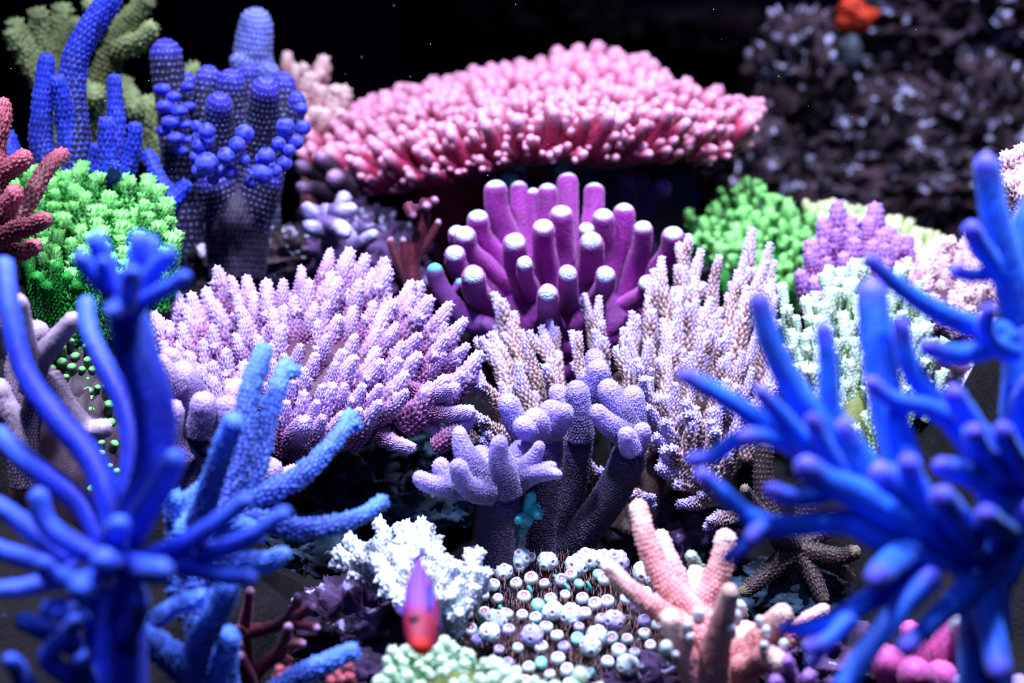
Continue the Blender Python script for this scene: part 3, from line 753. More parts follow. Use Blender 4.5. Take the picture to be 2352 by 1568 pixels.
staghorn('knobby_coral', 'pale blue dotted spire rising highest behind the blue violet knobby coral', 'coral', P(590, 560, 1.80), [
    ([(590, 18), (588, 60), (582, 120), (585, 200), (590, 560)], 30, 50, 1.76, 1.80),
    ([(533, 128), (555, 150), (580, 190), (590, 260)], 18, 26, 1.74, 1.77), ([(625, 150), (615, 180), (600, 230)], 20, 30, 1.74, 1.77)], M_knobpale, nub_px=13, nub_h=.3, k=4, lean=.3, tip_px=300, seed=19)
root = staghorn('knobby_coral', 'single dark blue column with bulging rings left of the knobby cluster', 'coral', foot('column'), [
    ([(378, 88), (385, 160), (398, 240), (408, 340), (418, 480), (420, 620)], 32, 48, 1.66, 1.70),
    ([(420, 165), (432, 230), (435, 300), (425, 420)], 22, 30, 1.68, 1.70)], M_knobbody, nub_px=15, nub_h=.22, k=4, lean=.2, tip_px=80, seed=20)
for q, (x, y, r, d) in enumerate([(372, 205, 17, 1.63), (400, 222, 15, 1.625), (378, 245, 18, 1.62), (412, 255, 17, 1.62), (390, 280, 18, 1.62), (425, 285, 15, 1.63), (375, 300, 15, 1.63), (405, 318, 18, 1.62), (432, 320, 14, 1.64), (415, 345, 15, 1.63), (430, 200, 14, 1.65), (435, 245, 14, 1.65)]):
    kk = pxm(d)
    part('knob', root, blob(P(x, y, d), (r * kk * 1.15, r * kk, r * kk * .8), 130 + q, .06, 1.5, 2, 4), M_knob)
protos_c = finger_protos('branch', M_creamb, 4, slim=0.18, nub_w=0.14, nub_h=0.09, lean=.9, k=4, taper=0.5, tipfrac=0.9, prongs=2, prong_len=.4, seed=22)
bushy('acropora_coral', 'blurred cream and pink coral peeping out behind the knobby coral, left of the pink table', 'coral', foot('creamback'),
      depth_tips([(665, 120), (685, 150), (745, 130), (725, 170), (785, 195), (760, 215), (720, 245), (690, 215), (750, 250), (700, 270), (740, 200)], 1.92, 120, 1.88, 260, .01, 23),
      P(700, 420, 1.95), protos_c, M_creamb, 95, up=.2, jitter=.15, core=1.3, seed=23, stalk_px=30)
staghorn('staghorn_coral', 'tall royal blue staghorn with scalloped rods at the top left', 'coral', foot('tallblue'), [
    ([(262, -30), (245, 10), (205, 70), (172, 140), (165, 240), (180, 420)], 22, 34, 1.55, 1.57),
    ([(108, 122), (102, 190), (96, 270), (100, 350), (150, 470)], 15, 30, 1.54, 1.57),
    ([(130, 172), (143, 230), (153, 300), (170, 430)], 15, 24, 1.53, 1.57),
    ([(262, 170), (264, 230), (268, 300), (262, 400), (230, 500)], 13, 22, 1.55, 1.57),
    ([(242, 268), (245, 330), (246, 400), (232, 480)], 15, 19, 1.53, 1.56),
    ([(312, 280), (308, 330), (296, 380), (250, 500)], 13, 18, 1.54, 1.57),
    ([(262, 376), (262, 420), (250, 480)], 12, 14, 1.50, 1.56), ([(222, 330), (222, 380), (225, 450)], 12, 15, 1.55, 1.57),
    ([(335, 345), (365, 410), (392, 460), (370, 520), (280, 560)], 13, 20, 1.60, 1.60), ([(432, 415), (412, 445), (392, 470)], 14, 16, 1.60, 1.60),
    ([(15, 300), (22, 340), (40, 370), (120, 460)], 18, 20, 1.58, 1.58),
    ([(180, 400), (200, 520), (220, 640)], 60, 70, 1.57, 1.58, {'name': 'trunk'})], M_tall, nub_px=14, nub_h=.35, k=4, lean=1.0, tip_px=500, seed=24, wob=.05)
staghorn('staghorn_coral', 'tan green branching coral with pale tips behind the tall blue rods, top left corner', 'coral', foot('tan'), [
    ([(28, 48), (50, 85), (80, 130), (110, 190)], 14, 20, 1.72, 1.76), ([(22, 70), (45, 110), (75, 160), (110, 210)], 12, 18, 1.71, 1.76), ([(88, 22), (92, 60), (105, 110), (125, 180)], 15, 18, 1.73, 1.76),
    ([(145, 10), (140, 60), (130, 110), (130, 200)], 14, 18, 1.75, 1.77), ([(183, 45), (165, 75), (145, 120), (130, 200)], 13, 18, 1.74, 1.77), ([(130, 140), (140, 260), (170, 420), (200, 600)], 22, 34, 1.77, 1.78),
    ([(345, -10), (320, 20), (290, 60), (262, 110), (235, 190), (215, 300), (200, 420)], 16, 30, 1.72, 1.78), ([(352, 58), (330, 90), (300, 105), (262, 112)], 12, 18, 1.70, 1.74),
    ([(308, 238), (325, 290), (350, 370)], 12, 16, 1.70, 1.74), ([(335, 222), (352, 290), (372, 380)], 12, 16, 1.72, 1.74), ([(283, 180), (298, 215), (312, 260)], 10, 14, 1.75, 1.75), ([(215, 205), (212, 250), (208, 330)], 22, 24, 1.70, 1.75),
    ([(203, 5), (210, 20), (230, 45)], 14, 14, 1.70, 1.72), ([(183, 345), (180, 365), (175, 400)], 13, 13, 1.66, 1.68), ([(440, 155), (445, 180), (440, 240)], 14, 16, 1.78, 1.80)], M_tan, nub_px=12, nub_h=.9, k=4, lean=.6, tip_px=260, seed=25)

# ------------------------------------------------------------------ magenta finger coral
mag = [(1138, 422, 1.60, 25, 1200, 640), (1192, 424, 1.64, 19, 1210, 600), (1225, 440, 1.63, 13, 1228, 580), (1258, 429, 1.62, 23, 1250, 600), (1304, 407, 1.66, 24, 1300, 620), (1365, 429, 1.65, 22, 1345, 620),
       (1097, 493, 1.58, 24, 1180, 660), (1289, 483, 1.58, 26, 1296, 640), (1386, 491, 1.58, 25, 1365, 640), (1434, 475, 1.60, 25, 1375, 690), (1248, 519, 1.54, 26, 1270, 700), (1067, 537, 1.54, 24, 1180, 680),
       (1048, 530, 1.58, 18, 1160, 640), (1044, 582, 1.53, 23, 1160, 700), (1182, 554, 1.52, 28, 1225, 710), (1347, 524, 1.56, 19, 1340, 660), (1358, 552, 1.52, 29, 1335, 710), (1477, 519, 1.57, 22, 1440, 680),
       (1546, 534, 1.56, 24, 1470, 690), (1087, 634, 1.48, 27, 1130, 740), (1205, 608, 1.49, 18, 1235, 700), (1304, 631, 1.47, 22, 1300, 745), (1391, 634, 1.49, 22, 1350, 720), (1258, 677, 1.45, 23, 1265, 770), (1488, 651, 1.54, 20, 1400, 730)]
root = thing('finger_coral', foot('magenta'), 'magenta purple finger coral with white fuzzy tips under the pink table', 'coral')
kk = pxm(1.6)
part('base', root, blob(P(1290, 745, 1.67), (200 * kk, 110 * kk, 90 * kk), 77, .25, 2.2, 3, 5), M_magd)
part('stalk', root, tube([foot('magenta'), P(1290, 760, 1.68)], [120 * kk, 130 * kk], nub_w=.008, nub_h=.001, seed=8), M_magd)
for q, (x, y, d, r, bx, by) in enumerate(mag):
    d += .04
    mx, my = x * .55 + bx * .45, y * .45 + by * .55
    pth = ([(x, y - 8), (x * .85 + mx * .15, y * .5 + my * .5), (mx, my), (bx, by)], r, r * 1.2, d, 1.67)
    p_, r_ = path(pth)
    L_ = float(np.linalg.norm(np.diff(p_, axis=0), axis=1).sum())
    part('finger', root, tube(p_, r_, nub_w=7 * pxm(d), nub_h=1.3 * pxm(d), k=2, lean=.2, tiplen=70 * pxm(d), seed=300 + q, wob=.05, round_tip=1.0), M_mag)
staghorn('finger_coral', 'dark purple finger coral in shadow behind the magenta fingers, right', 'coral', foot('darkpurple'), [
    ([(1440, 395), (1445, 430), (1450, 490), (1460, 560)], 26, 36, 1.80, 1.85), ([(1480, 405), (1475, 440), (1465, 520)], 24, 30, 1.80, 1.85), ([(1532, 422), (1500, 450), (1470, 510)], 24, 28, 1.79, 1.85),
    ([(1460, 500), (1460, 560), (1460, 640)], 44, 50, 1.85, 1.86)], M_darkp, nub_px=8, nub_h=.2, tip_px=60, seed=26, partname='finger')
staghorn('finger_coral', 'dusky purple finger and teal capped knob just behind the magenta fingers', 'coral', P(1210, 620, 1.82), [
    ([(1190, 378), (1192, 400), (1200, 520), (1210, 620)], 17, 26, 1.80, 1.82), ([(1168, 398), (1172, 440), (1190, 540)], 22, 28, 1.78, 1.81), ([(1288, 375), (1290, 420), (1250, 560)], 22, 28, 1.80, 1.82)], M_stem, nub_px=8, nub_h=.2, tip_px=150, seed=27, partname='finger')
staghorn('finger_coral', 'single mauve stem with a round teal tip curving left of the magenta fingers', 'coral', foot('stem'), [
    ([(998, 605), (1003, 640), (1030, 690), (1080, 740), (1150, 770), (1160, 860)], 20, 26, 1.56, 1.60), ([(1060, 640), (1040, 670), (1030, 690)], 8, 10, 1.58, 1.58)], M_stem, nub_px=7, nub_h=.15, tip_px=110, seed=28, partname='stem')

# ------------------------------------------------------------------ lobed purple corals in the centre (sharp)
LOB = dict(nub_px=7.2, nub_h=.45, k=2, lean=.3, tip_px=125)
staghorn('lobed_coral', 'lilac lobed coral head on a thick dark stalk, frontmost of the purple lobed heads', 'coral', foot('lobed'), [
    ([(1165, 1105), (1150, 1150), (1142, 1230), (1145, 1320), (1180, 1420)], 52, 44, 1.34, 1.36, {'name': 'stalk', 'mat': M_lobestalk}),
    ([(952, 1088), (985, 1110), (1050, 1120), (1120, 1120)], 16, 30, 1.31, 1.33), ([(1012, 1050), (1016, 1082), (1040, 1112)], 17, 24, 1.33, 1.33),
    ([(1052, 978), (1062, 1025), (1085, 1070), (1120, 1115)], 13, 40, 1.335, 1.34), ([(1048, 1055), (1062, 1100), (1090, 1128), (1130, 1130)], 19, 26, 1.29, 1.32),
    ([(1100, 1022), (1106, 1060), (1120, 1110)], 26, 36, 1.35, 1.35), ([(1150, 1000), (1145, 1050), (1160, 1095), (1165, 1130)], 17, 36, 1.30, 1.33),
    ([(1185, 1020), (1182, 1060), (1170, 1110)], 20, 32, 1.35, 1.35), ([(1243, 1014), (1228, 1048), (1195, 1085), (1160, 1120)], 10, 30, 1.32, 1.34),
    ([(1290, 1090), (1250, 1085), (1205, 1092), (1160, 1120)], 9, 34, 1.31, 1.34), ([(1276, 1068), (1255, 1075), (1220, 1085)], 9, 20, 1.32, 1.335),
    ([(990, 1090), (1000, 1100), (1030, 1118)], 10, 18, 1.33, 1.33),
    ([(1085, 1255), (1100, 1290), (1130, 1330)], 36, 40, 1.40, 1.40, {'mat': M_lobestalk})], M_lobe, partname='lobe', seed=29, **LOB)
staghorn('lobed_coral', 'double headed lobed purple coral directly behind the front lilac head', 'coral', P(1245, 1380, 1.42), [
    ([(1250, 985), (1250, 1090), (1238, 1230), (1245, 1380)], 44, 34, 1.38, 1.42, {'name': 'stalk', 'mat': M_lobestalk}),
    ([(1162, 905), (1172, 940), (1190, 980), (1220, 1000)], 22, 30, 1.36, 1.38), ([(1195, 975), (1215, 985), (1240, 990)], 24, 30, 1.33, 1.37),
    ([(1220, 955), (1235, 975), (1245, 1000)], 25, 34, 1.34, 1.38), ([(1268, 925), (1265, 950), (1250, 990)], 22, 34, 1.36, 1.38), ([(1300, 935), (1288, 960), (1255, 995)], 19, 32, 1.35, 1.38),
    ([(1192, 1020), (1200, 1030), (1230, 1010)], 23, 27, 1.36, 1.38)], M_lobe, partname='lobe', seed=30, **LOB)
staghorn('lobed_coral', 'rounded purple fingers standing between the two lobed heads', 'coral', P(1330, 1330, 1.47), [
    ([(1322, 875), (1326, 910), (1332, 960), (1332, 1010)], 26, 30, 1.41, 1.43), ([(1332, 980), (1322, 1080), (1300, 1200), (1310, 1330)], 30, 34, 1.44, 1.47, {'name': 'stalk', 'mat': M_lobestalk}), ([(1362, 800), (1368, 850), (1360, 910), (1335, 980)], 20, 28, 1.45, 1.45), ([(1365, 835), (1372, 860), (1350, 920)], 27, 28, 1.42, 1.44), ([(1345, 850), (1350, 880), (1340, 940)], 22, 26, 1.43, 1.45), ([(1280, 885), (1285, 910), (1320, 980)], 20, 26, 1.45, 1.46)], M_lobe, partname='lobe', seed=31, **LOB)
staghorn('lobed_coral', 'lobed purple coral head on a slanting stalk, right of the centre', 'coral', foot('lobedback'), [
    ([(1450, 1010), (1440, 1060), (1400, 1140), (1350, 1210), (1300, 1280), (1290, 1350)], 40, 38, 1.39, 1.44, {'name': 'stalk', 'mat': M_lobestalk}),
    ([(1388, 872), (1402, 905), (1425, 950), (1450, 1000)], 25, 36, 1.38, 1.39), ([(1452, 885), (1455, 930), (1452, 1000)], 21, 34, 1.39, 1.40), ([(1362, 932), (1385, 962), (1420, 990), (1450, 1005)], 17, 34, 1.36, 1.38),
    ([(1478, 975), (1472, 1000), (1455, 1025)], 15, 30, 1.36, 1.38), ([(1436, 985), (1442, 1008), (1452, 1030)], 14, 28, 1.35, 1.37),
    ([(1240, 1270), (1270, 1290), (1290, 1320)], 40, 44, 1.43, 1.44, {'name': 'foot', 'mat': M_lobestalk}), ([(1340, 1260), (1320, 1280), (1300, 1320)], 36, 40, 1.43, 1.44, {'name': 'foot', 'mat': M_lobestalk})], M_lobe, partname='lobe', seed=32, **LOB)
staghorn('velvet_coral', 'thick dark stemmed lilac coral with frosted tops behind the blue rods, left', 'coral', foot('velvet'), [
    ([(400, 830), (430, 890), (445, 960), (445, 1060), (455, 1300)], 34, 40, 1.29, 1.32), ([(360, 815), (385, 850), (420, 900)], 16, 26, 1.28, 1.29), ([(345, 830), (375, 870), (410, 930)], 14, 22, 1.30, 1.30), ([(380, 800), (405, 840), (430, 900)], 18, 26, 1.29, 1.30),
    ([(400, 920), (396, 960), (400, 1010), (430, 1060)], 22, 26, 1.27, 1.29), ([(460, 905), (468, 940), (455, 1000)], 28, 30, 1.27, 1.29), ([(545, 868), (540, 910), (530, 970), (480, 1080)], 24, 30, 1.31, 1.31), ([(525, 915), (520, 950), (500, 1040)], 30, 34, 1.28, 1.30),
    ([(500, 950), (495, 1000), (500, 1090), (470, 1200)], 22, 30, 1.29, 1.31), ([(630, 1055), (615, 1080), (580, 1110), (500, 1200)], 32, 36, 1.31, 1.32), ([(690, 1075), (650, 1095), (600, 1130)], 14, 20, 1.33, 1.33)], M_velvet, nub_px=7, nub_h=.5, lean=.5, tip_px=130, seed=33)

# ------------------------------------------------------------------ blue staghorns in the foreground, left
staghorn('staghorn_coral', 'big out of focus cobalt staghorn filling the lower left foreground', 'coral', foot('bluefront'), [
    ([(275, 1230), (270, 1330), (265, 1450), (265, 1700), (270, 2000)], 60, 80, .98, 1.00, {'name': 'trunk'}),
    ([(8, 590), (20, 700), (55, 850), (130, 960), (200, 1040), (245, 1130), (275, 1240)], 20, 34, 1.06, .98),
    ([(-20, 985), (50, 1050), (110, 1095), (190, 1160), (240, 1250)], 24, 27, 1.06, .99),
    ([(285, 690), (310, 790), (345, 900), (360, 1000), (345, 1100), (290, 1230)], 44, 46, .98, .98, {'name': 'trunk'}),
    ([(215, 535), (235, 590), (258, 650), (285, 710)], 20, 26, .95, .97), ([(175, 585), (210, 625), (250, 670), (280, 715)], 18, 24, .93, .97), ([(318, 530), (320, 590), (300, 650), (288, 710)], 22, 26, .96, .97),
    ([(350, 540), (335, 600), (310, 660), (290, 710)], 22, 26, .99, .98), ([(400, 575), (365, 610), (325, 660), (295, 710)], 20, 24, .95, .97), ([(432, 630), (390, 660), (340, 685), (300, 720)], 15, 20, .93, .97),
    ([(235, 595), (245, 640), (268, 690)], 15, 20, .92, .96), ([(305, 620), (300, 660), (285, 710)], 20, 22, .90, .95), ([(255, 720), (268, 705), (280, 690)], 17, 22, .91, .96),
    ([(198, 680), (205, 760), (245, 850), (285, 930), (303, 1020), (295, 1140), (285, 1220)], 20, 28, 1.10, 1.02),
    ([(330, 735), (345, 820), (375, 930), (375, 1040), (340, 1140)], 18, 26, 1.06, 1.0),
    ([(408, 1035), (380, 1100), (330, 1180), (285, 1250)], 24, 34, .94, .97),
    ([(575, 1140), (500, 1200), (420, 1250), (330, 1285), (280, 1290)], 19, 26, .92, .97), ([(665, 1170), (600, 1215), (540, 1250), (455, 1275)], 17, 22, .93, .95), ([(455, 1275), (400, 1290), (340, 1290), (290, 1290)], 22, 26, .95, .97),
    ([(588, 1328), (520, 1322), (430, 1300), (330, 1285)], 19, 26, .93, .97), ([(378, 1312), (345, 1310), (300, 1300)], 28, 32, .88, .95),
    ([(85, 1120), (105, 1200), (170, 1252), (245, 1285)], 22, 26, .96, .97), ([(235, 1288), (245, 1290), (262, 1290)], 27, 30, .89, .95),
    ([(-20, 1355), (50, 1350), (120, 1335), (200, 1330)], 17, 22, .94, .97), ([(185, 1355), (200, 1345), (235, 1330)], 32, 34, .89, .95), ([(95, 1285), (115, 1320), (170, 1335)], 19, 24, .93, .96),
    ([(178, 1415), (155, 1455), (110, 1510), (170, 1560), (250, 1600)], 18, 26, .94, .98), ([(18, 1512), (40, 1535), (80, 1600), (200, 1680)], 16, 28, .93, .99),
    ([(-20, 1150), (40, 1190), (90, 1230), (160, 1290)], 20, 24, 1.02, .99), ([(275, 1200), (262, 1230), (262, 1280)], 24, 32, .91, .96), ([(322, 1370), (318, 1400), (290, 1460)], 20, 26, .93, .97),
    ([(-30, 1250), (20, 1270), (90, 1290), (170, 1310)], 20, 24, 1.0, .99), ([(195, 1505), (188, 1530), (220, 1600)], 22, 26, .94, .98),
    ([(40, 1420), (90, 1440), (170, 1480), (240, 1520)], 20, 28, 1.03, 1.0), ([(95, 1400), (150, 1400), (230, 1420)], 24, 30, .95, .98)], M_blue, nub_px=15, nub_h=.22, k=2, lean=.9, tip_px=330, seed=34, wob=.05)
staghorn('staghorn_coral', 'sharper sky blue staghorn with beaded rods reaching right from the lower left', 'coral', foot('bluemid'), [
    ([(440, 1170), (450, 1260), (470, 1400), (500, 1600), (520, 1850)], 40, 48, 1.15, 1.14, {'name': 'trunk'}),
    ([(888, 1143), (830, 1185), (745, 1210), (665, 1212), (560, 1195), (470, 1230)], 13, 24, 1.20, 1.15), ([(808, 945), (775, 1005), (715, 1070), (650, 1115), (560, 1150), (460, 1210)], 12, 25, 1.24, 1.15), ([(828, 972), (812, 978), (795, 985)], 8, 11, 1.23, 1.235),
    ([(662, 828), (638, 890), (610, 980), (590, 1080), (540, 1170), (480, 1240)], 13, 22, 1.22, 1.15), ([(685, 852), (665, 858), (648, 868)], 8, 12, 1.21, 1.215),
    ([(612, 790), (590, 850), (568, 930), (555, 1040), (520, 1150), (470, 1230)], 16, 26, 1.18, 1.15), ([(540, 960), (510, 1040), (480, 1130), (455, 1210)], 17, 26, 1.08, 1.14),
    ([(480, 1105), (440, 1145), (405, 1190), (420, 1260)], 15, 22, 1.16, 1.15), ([(412, 1135), (400, 1160), (410, 1200)], 14, 20, 1.14, 1.15),
    ([(655, 1272), (610, 1290), (540, 1290), (470, 1310)], 15, 22, 1.10, 1.14), ([(240, 1462), (310, 1458), (370, 1490), (420, 1530), (490, 1580)], 22, 30, 1.06, 1.12),
    ([(530, 1330), (500, 1400), (455, 1490), (440, 1600), (500, 1700)], 22, 30, 1.06, 1.13), ([(528, 1448), (518, 1500), (512, 1570), (515, 1700)], 20, 30, 1.10, 1.13), ([(822, 1490), (755, 1520), (670, 1560), (560, 1640)], 14, 20, 1.14, 1.14),
    ([(470, 1368), (420, 1385), (370, 1412), (340, 1440)], 12, 18, 1.10, 1.10), ([(395, 1240), (400, 1330), (440, 1420)], 14, 22, 1.15, 1.15), ([(600, 1230), (560, 1210), (520, 1200)], 13, 18, 1.12, 1.15)], M_blue2, nub_px=12, nub_h=.75, k=4, lean=.9, tip_px=260, seed=35, wob=.05)

# ------------------------------------------------------------------ azure staghorn in the foreground, right
staghorn('staghorn_coral', 'large blurred azure staghorn with violet tips filling the right foreground', 'coral', foot('blueright'), [
    ([(2345, 720), (2350, 900), (2335, 1100), (2290, 1250), (2262, 1400), (2268, 1700), (2270, 2000)], 44, 64, 1.02, 1.0, {'name': 'trunk'}),
    ([(2130, 1215), (2200, 1260), (2250, 1330), (2265, 1450)], 46, 54, .97, 1.0, {'name': 'trunk'}),
    ([(1738, 670), (1768, 780), (1815, 880), (1865, 950), (1930, 1020), (1990, 1090)], 22, 42, .95, .96), ([(1888, 738), (1902, 830), (1908, 930), (1935, 1020), (1985, 1090)], 18, 30, .95, .96),
    ([(2000, 640), (2008, 740), (2025, 860), (2045, 960), (2080, 1080)], 32, 44, 1.00, .98), ([(1560, 855), (1625, 890), (1700, 935), (1770, 985), (1850, 1040), (1930, 1090)], 18, 30, .95, .97),
    ([(1735, 888), (1785, 945), (1840, 1010), (1890, 1070)], 17, 27, .93, .96), ([(1575, 1058), (1640, 1045), (1690, 1010), (1760, 1000), (1830, 1020)], 15, 24, .96, .97),
    ([(1598, 1080), (1655, 1130), (1720, 1185), (1790, 1208), (1880, 1200), (1950, 1200), (2020, 1240), (2090, 1275), (2170, 1290)], 17, 34, .93, .97), ([(1758, 1120), (1820, 1142), (1880, 1135), (1940, 1110)], 17, 26, .93, .96),
    ([(1660, 1292), (1695, 1262), (1735, 1228), (1770, 1205)], 13, 20, .94, .94), ([(1700, 1003), (1750, 1002), (1800, 1010)], 16, 22, .92, .95), ([(1835, 1058), (1895, 1105), (1960, 1130), (2050, 1180), (2140, 1225)], 28, 42, .92, .97),
    ([(1860, 950), (1900, 1040), (1950, 1110)], 18, 28, .93, .96), ([(2068, 728), (2085, 830), (2145, 920), (2205, 990), (2250, 1060), (2290, 1180)], 20, 34, .97, 1.0), ([(1990, 870), (2045, 915), (2125, 935), (2180, 960)], 16, 26, .96, .98),
    ([(2180, 890), (2225, 960), (2280, 1040), (2310, 1100)], 22, 30, .95, 1.0), ([(1988, 588), (2055, 650), (2140, 708), (2230, 748), (2310, 770)], 16, 30, .96, 1.0), ([(2115, 790), (2185, 812), (2255, 802), (2325, 770)], 19, 28, .97, 1.0),
    ([(2262, 352), (2272, 430), (2292, 530), (2322, 640), (2345, 760)], 27, 40, 1.0, 1.02), ([(2375, 440), (2350, 520), (2335, 610), (2340, 700)], 22, 32, 1.02, 1.02), ([(2183, 618), (2230, 632), (2290, 628), (2335, 640)], 13, 20, 1.0, 1.02),
    ([(2222, 512), (2248, 560), (2290, 620), (2335, 690)], 20, 26, .99, 1.02), ([(2080, 1045), (2105, 1120), (2150, 1210), (2190, 1260)], 22, 34, .93, .97), ([(2150, 1068), (2210, 1085), (2260, 1110)], 20, 30, .94, .98),
    ([(2010, 1335), (2040, 1300), (2090, 1260)], 27, 34, .90, .96), ([(2155, 1315), (2100, 1365), (2040, 1430), (1990, 1500), (1930, 1590)], 27, 24, .95, .92), ([(1790, 1442), (1850, 1442), (1930, 1415), (2010, 1370), (2110, 1320)], 15, 30, .94, .97),
    ([(1862, 1535), (1880, 1492), (1920, 1455), (1960, 1420)], 14, 22, .93, .95), ([(1850, 1490), (1900, 1470), (1950, 1420)], 14, 20, .92, .94), ([(2070, 1498), (2130, 1440), (2200, 1375), (2270, 1300), (2320, 1200)], 20, 34, .92, 1.0),
    ([(2300, 1560), (2285, 1490), (2262, 1400), (2260, 1330)], 26, 32, .93, .99), ([(2262, 1180), (2280, 1200), (2310, 1220)], 25, 32, .91, .98), ([(2300, 980), (2320, 1030), (2360, 1090)], 22, 28, .93, .99), ([(2275, 700), (2262, 750), (2280, 790), (2330, 810)], 16, 26, .96, 1.0),
    ([(1990, 1075), (2060, 1120), (2120, 1200)], 36, 44, .95, .97), ([(2240, 990), (2240, 1010), (2290, 1090)], 20, 30, .92, .98), ([(2370, 1150), (2350, 1230), (2300, 1330)], 24, 34, .97, 1.0), ([(1925, 960), (1960, 1030), (2010, 1100)], 24, 34, .95, .96),
    ([(2155, 1130), (2190, 1180), (2230, 1240)], 28, 36, .91, .96), ([(2380, 860), (2350, 930), (2340, 1010)], 24, 34, .98, 1.01), ([(1720, 1240), (1740, 1215), (1770, 1200)], 14, 18, .92, .94)], M_bluer, nub_px=15, nub_h=.22, k=2, lean=.9, tip_px=170, seed=36, wob=.05)

# ------------------------------------------------------------------ white bushy coral and pale mint coral at the bottom
protos_w = finger_protos('branch', M_white, 6, slim=0.11, nub_w=0.10, nub_h=0.06, lean=.9, k=4, taper=0.75, tipfrac=0.9, prongs=3, prong_len=0.3, seed=40, bend=.12, amp_var=.5)
pts = [(775, 1255), (790, 1235), (820, 1262), (858, 1195), (872, 1225), (905, 1205), (918, 1200), (960, 1195), (985, 1200), (935, 1235), (1000, 1245), (1030, 1275), (1062, 1290), (1055, 1330), (1112, 1265), (1130, 1315), (1092, 1345), (835, 1290), (865, 1300), (880, 1330),
       (900, 1260), (950, 1270), (985, 1290), (1010, 1320), (920, 1300), (1030, 1360), (1075, 1380), (970, 1240), (845, 1245), (1100, 1310), (1000, 1370), (900, 1365), (940, 1345), (1060, 1400)]
bushy('acropora_coral', 'snow white bushy coral with stubby branchlets behind the maroon fish', 'coral', foot('white'), depth_tips(pts, 1.32, 1190, 1.22, 1400, .01, 41),
      P(1020, 1500, 1.28), protos_w, M_white, 118, up=.05, jitter=.12, core=.8, seed=41, stalk_px=45)
protos_m = finger_protos('branch', M_minty, 6, slim=0.14, nub_w=0.11, nub_h=0.09, lean=.8, k=4, taper=0.75, tipfrac=0.8, prongs=3, prong_len=0.28, seed=42, bend=.1)
poly = [(880, 1500), (960, 1460), (1030, 1465), (1080, 1490), (1150, 1520), (1250, 1560), (1400, 1580), (1400, 1640), (860, 1640)]
bushy('acropora_coral', 'pale mint white coral along the bottom edge under the maroon fish', 'coral', foot('minty'), depth_tips([(900, 1490), (950, 1462), (1015, 1465), (1080, 1495), (1130, 1510), (1190, 1535), (1330, 1540)] + scatter(poly, 26, 43, cap=150), 1.16, 1470, 1.08, 1640, .008, 43),
      P(1100, 1900, 1.2), protos_m, M_mintcore, 75, up=.4, jitter=.12, core=1.5, seed=43)

# ------------------------------------------------------------------ peach staghorn, brown dotted staghorn
root = staghorn('staghorn_coral', 'peach pink staghorn with thick fuzzy fingers at the bottom right of centre', 'coral', foot('peach'), [
    ([(1463, 1148), (1480, 1225), (1510, 1305), (1560, 1378), (1630, 1440)], 17, 33, 1.22, 1.20), ([(1513, 1218), (1538, 1285), (1575, 1360), (1625, 1420)], 15, 26, 1.25, 1.22), ([(1386, 1288), (1438, 1345), (1500, 1392), (1575, 1440), (1640, 1490)], 15, 28, 1.18, 1.19),
    ([(1668, 1215), (1660, 1285), (1635, 1345), (1605, 1400)], 19, 30, 1.21, 1.21), ([(1680, 1345), (1662, 1415), (1643, 1490), (1635, 1570), (1650, 1680)], 18, 42, 1.12, 1.19), ([(1597, 1302), (1600, 1340), (1610, 1390)], 15, 20, 1.24, 1.22),
    ([(1532, 1405), (1560, 1475), (1600, 1560), (1650, 1680)], 20, 34, 1.14, 1.18), ([(1812, 1400), (1785, 1425), (1750, 1470), (1690, 1530)], 20, 38, 1.17, 1.20), ([(1902, 1393), (1850, 1430), (1800, 1475), (1730, 1530)], 12, 26, 1.19, 1.20),
    ([(1800, 1525), (1760, 1510), (1700, 1540)], 18, 30, 1.12, 1.18), ([(1720, 1430), (1710, 1480), (1680, 1560), (1650, 1680)], 44, 56, 1.21, 1.22), ([(1640, 1400), (1650, 1450), (1660, 1560)], 40, 48, 1.22, 1.22)], M_peach, nub_px=11, nub_h=.5, k=4, lean=.6, tip_px=150, seed=44, wob=.05)
for q, (x, y, r, d) in enumerate([(1605, 1415, 14, 1.16), (1580, 1445, 12, 1.15), (1585, 1470, 11, 1.15), (1755, 1490, 12, 1.13), (1760, 1455, 11, 1.14), (1800, 1485, 11, 1.14), (1530, 1495, 15, 1.13), (1690, 1420, 13, 1.16), (1700, 1400, 14, 1.18), (1680, 1450, 12, 1.14), (1552, 1510, 9, 1.13), (1640, 1420, 10, 1.15), (1745, 1430, 10, 1.15)]):
    kk_ = pxm(d); b_ = P(x, y + r * .6, d + .01); v_ = P(x, y - r, d - .012) - b_
    part('bud', root, tube([b_, b_ + v_ * .6, b_ + v_], [r * kk_ * .9, r * kk_, r * kk_ * .8], nub_w=4 * kk_, nub_h=.5 * kk_, seed=q), M_white, label='small white bud')
staghorn('staghorn_coral', 'short pale green tipped branches tucked behind the peach fingers', 'coral', P(1620, 1440, 1.30), [
    ([(1585, 1270), (1598, 1298), (1625, 1345), (1625, 1440)], 10, 18, 1.27, 1.30), ([(1690, 1385), (1698, 1410), (1680, 1450)], 13, 18, 1.27, 1.30)], M_mint, nub_px=9, nub_h=.6, k=4, tip_px=90, seed=45)
